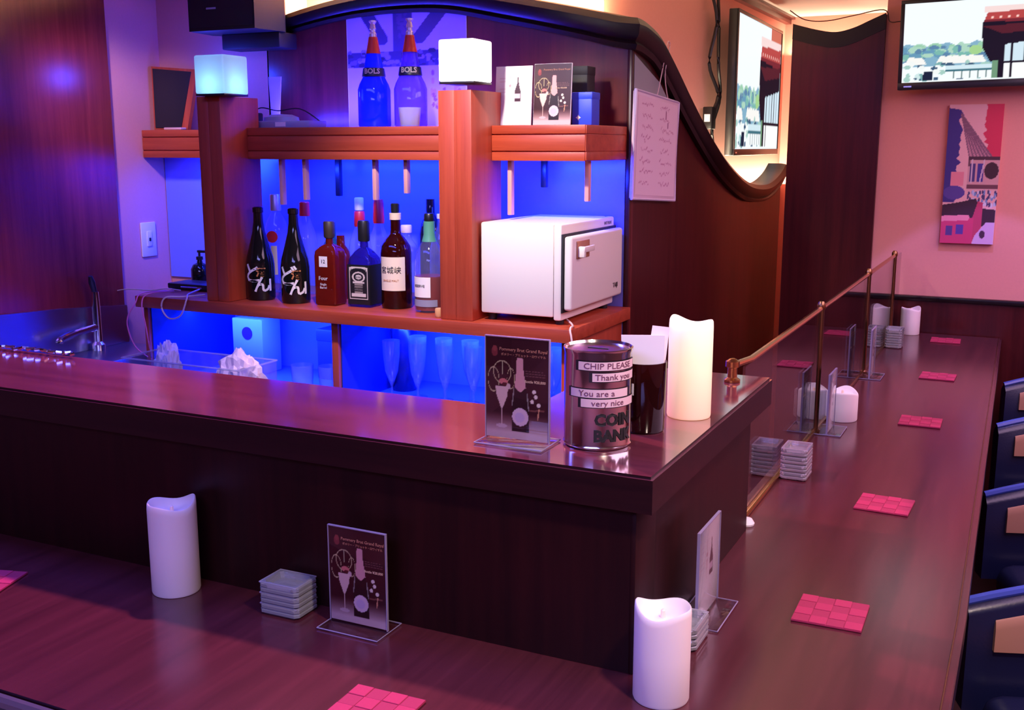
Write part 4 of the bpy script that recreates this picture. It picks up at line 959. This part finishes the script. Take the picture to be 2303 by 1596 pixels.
for k in range(9): v_ = .62 + k * .03; f_ = (.93 - v_) / .31; c.line((.235 + f_ * .205, v_), (.25 + f_ * .61, v_ + .01), .006, (150, 106, 124), asp=A)
c.rect(.42, .605, 1, .63, (74, 40, 56)); c.rect(.42, .43, 1, .605, (212, 160, 160)); c.rect(.46, .45, .56, .58, (70, 52, 120)); c.rect(.60, .45, .72, .58, (64, 50, 140))
c.ell(.86, .53, .13, .06, (60, 30, 44)); c.rect(.42, .56, .46, .605, (110, 70, 80)); c.line((.5, .45), (.5, .6), .012, (214, 190, 200)); c.line((.66, .45), (.72, .6), .012, (214, 190, 200))
c.rect(.42, .40, 1, .43, (110, 64, 76)); c.rect(.42, .385, 1, .40, (226, 176, 176))
for i in range(60): c.ell(.46 + rr.random() * .54, .28 + rr.random() * .10, .02, .008 + rr.random() * .012, rr.choice([(190, 200, 230), (120, 150, 200), (70, 60, 110), (220, 214, 230)]))
c.poly([(0, .28), (.3, .30), (.62, .33), (.70, .26), (1, .25), (1, .15), (.7, .12), (.2, .16), (0, .17)], (56, 26, 48))
c.poly([(.46, .02), (.66, .31), (.76, .30), (.74, .02)], (190, 60, 100))
c.rect(0, 0, .6, .19, (206, 60, 110)); c.line((0, .18), (.5, .19), .02, (236, 140, 160)); c.rect(.10, .06, .22, .13, (84, 56, 130)); c.rect(.28, .07, .42, .14, (84, 56, 150)); c.poly([(.6, 0), (1, 0), (1, .16), (.84, .16), (.64, .06)], (214, 176, 220)); c.ell(.78, .07, .05, .03, (70, 40, 70))
c.mesh('print', (-.097, -.0066, 0), (1, 0, 0), (0, 0, 1), .19, .522, poster_print, cp)

# ------------------------------------------------------------------ bar chairs
def chair(label, loc, rz):
    t = thing('bar_chair', label, 'chair', loc, rz, 'navy bar chairs along the right counter')
    B().lathe([(0, 0), (.20, 0), (.205, .006), (.19, .014), (.04, .03), (0, .03)], n=28).done('base', chrome, t)
    B().lathe([(0, .02), (.028, .02), (.028, .52), (0, .52)], n=16).done('column', chrome, t)
    B().box(-.22, .20, -.205, .205, .52, .62, bev=.04, seg=4).done('seat', navy, t)
    # wrap-around back: u along the U-shaped plan
    plan = [(-.24 + .24 * k / 5, .25) for k in range(6)] + [(.25 * math.sin(a) * .92, .25 * math.cos(a)) for a in [math.pi * k / 14 for k in range(1, 14)]] + [(-.24 * k / 5, -.25) for k in range(6)]
    N = len(plan)
    def shell(th, z0, zf, mi_name, m, rng_):
        b = B(); rings = []
        for i in rng_:
            x, y = plan[i]; x2, y2 = plan[min(i + 1, N - 1)]; x1, y1 = plan[max(i - 1, 0)]
            d = Vector((x2 - x1, y2 - y1)).normalized(); nn = Vector((-d.y, d.x))
            zt = zf(i); a, c_ = th
            prof = [(a, z0), (a, zt - .02), (a + (c_ - a) * .25, zt - .004), ((a + c_) / 2, zt), (a + (c_ - a) * .75, zt - .004), (c_, zt - .02), (c_, z0)]
            rings.append([b.v((x + nn.x * q, y + nn.y * q, z)) for q, z in prof])
        for r0, r1 in zip(rings, rings[1:]):
            for j in range(len(r0)): b.face([r0[j], r1[j], r1[(j + 1) % len(r0)], r0[(j + 1) % len(r0)]])
        b.face(rings[0]); b.face(list(reversed(rings[-1])))
        return b.done(mi_name, m, t, 50)
    zf = lambda i: .775 + .13 * (1 - abs(i - (N - 1) / 2) / ((N - 1) / 2)) ** .9
    shell((-.025, .025), .56, zf, 'backrest', navy, range(N))
    B().tube([(plan[i][0], plan[i][1], zf(i) + .002) for i in range(N)], .010, 8).done('rim_sheen', mat('blue_rim_sheen', s255(66, 84, 170), .25) if 'blue_rim_sheen' not in MATS else MATS['blue_rim_sheen'], t)  # blue light on the top edge put in as a coloured tube
    s_ = shell((-.036, -.0255), .69, lambda i: zf(i) - .035, 'back_lining', tan, range(1, N - 1)); s_['label'] = 'tan inner lining'
    return t
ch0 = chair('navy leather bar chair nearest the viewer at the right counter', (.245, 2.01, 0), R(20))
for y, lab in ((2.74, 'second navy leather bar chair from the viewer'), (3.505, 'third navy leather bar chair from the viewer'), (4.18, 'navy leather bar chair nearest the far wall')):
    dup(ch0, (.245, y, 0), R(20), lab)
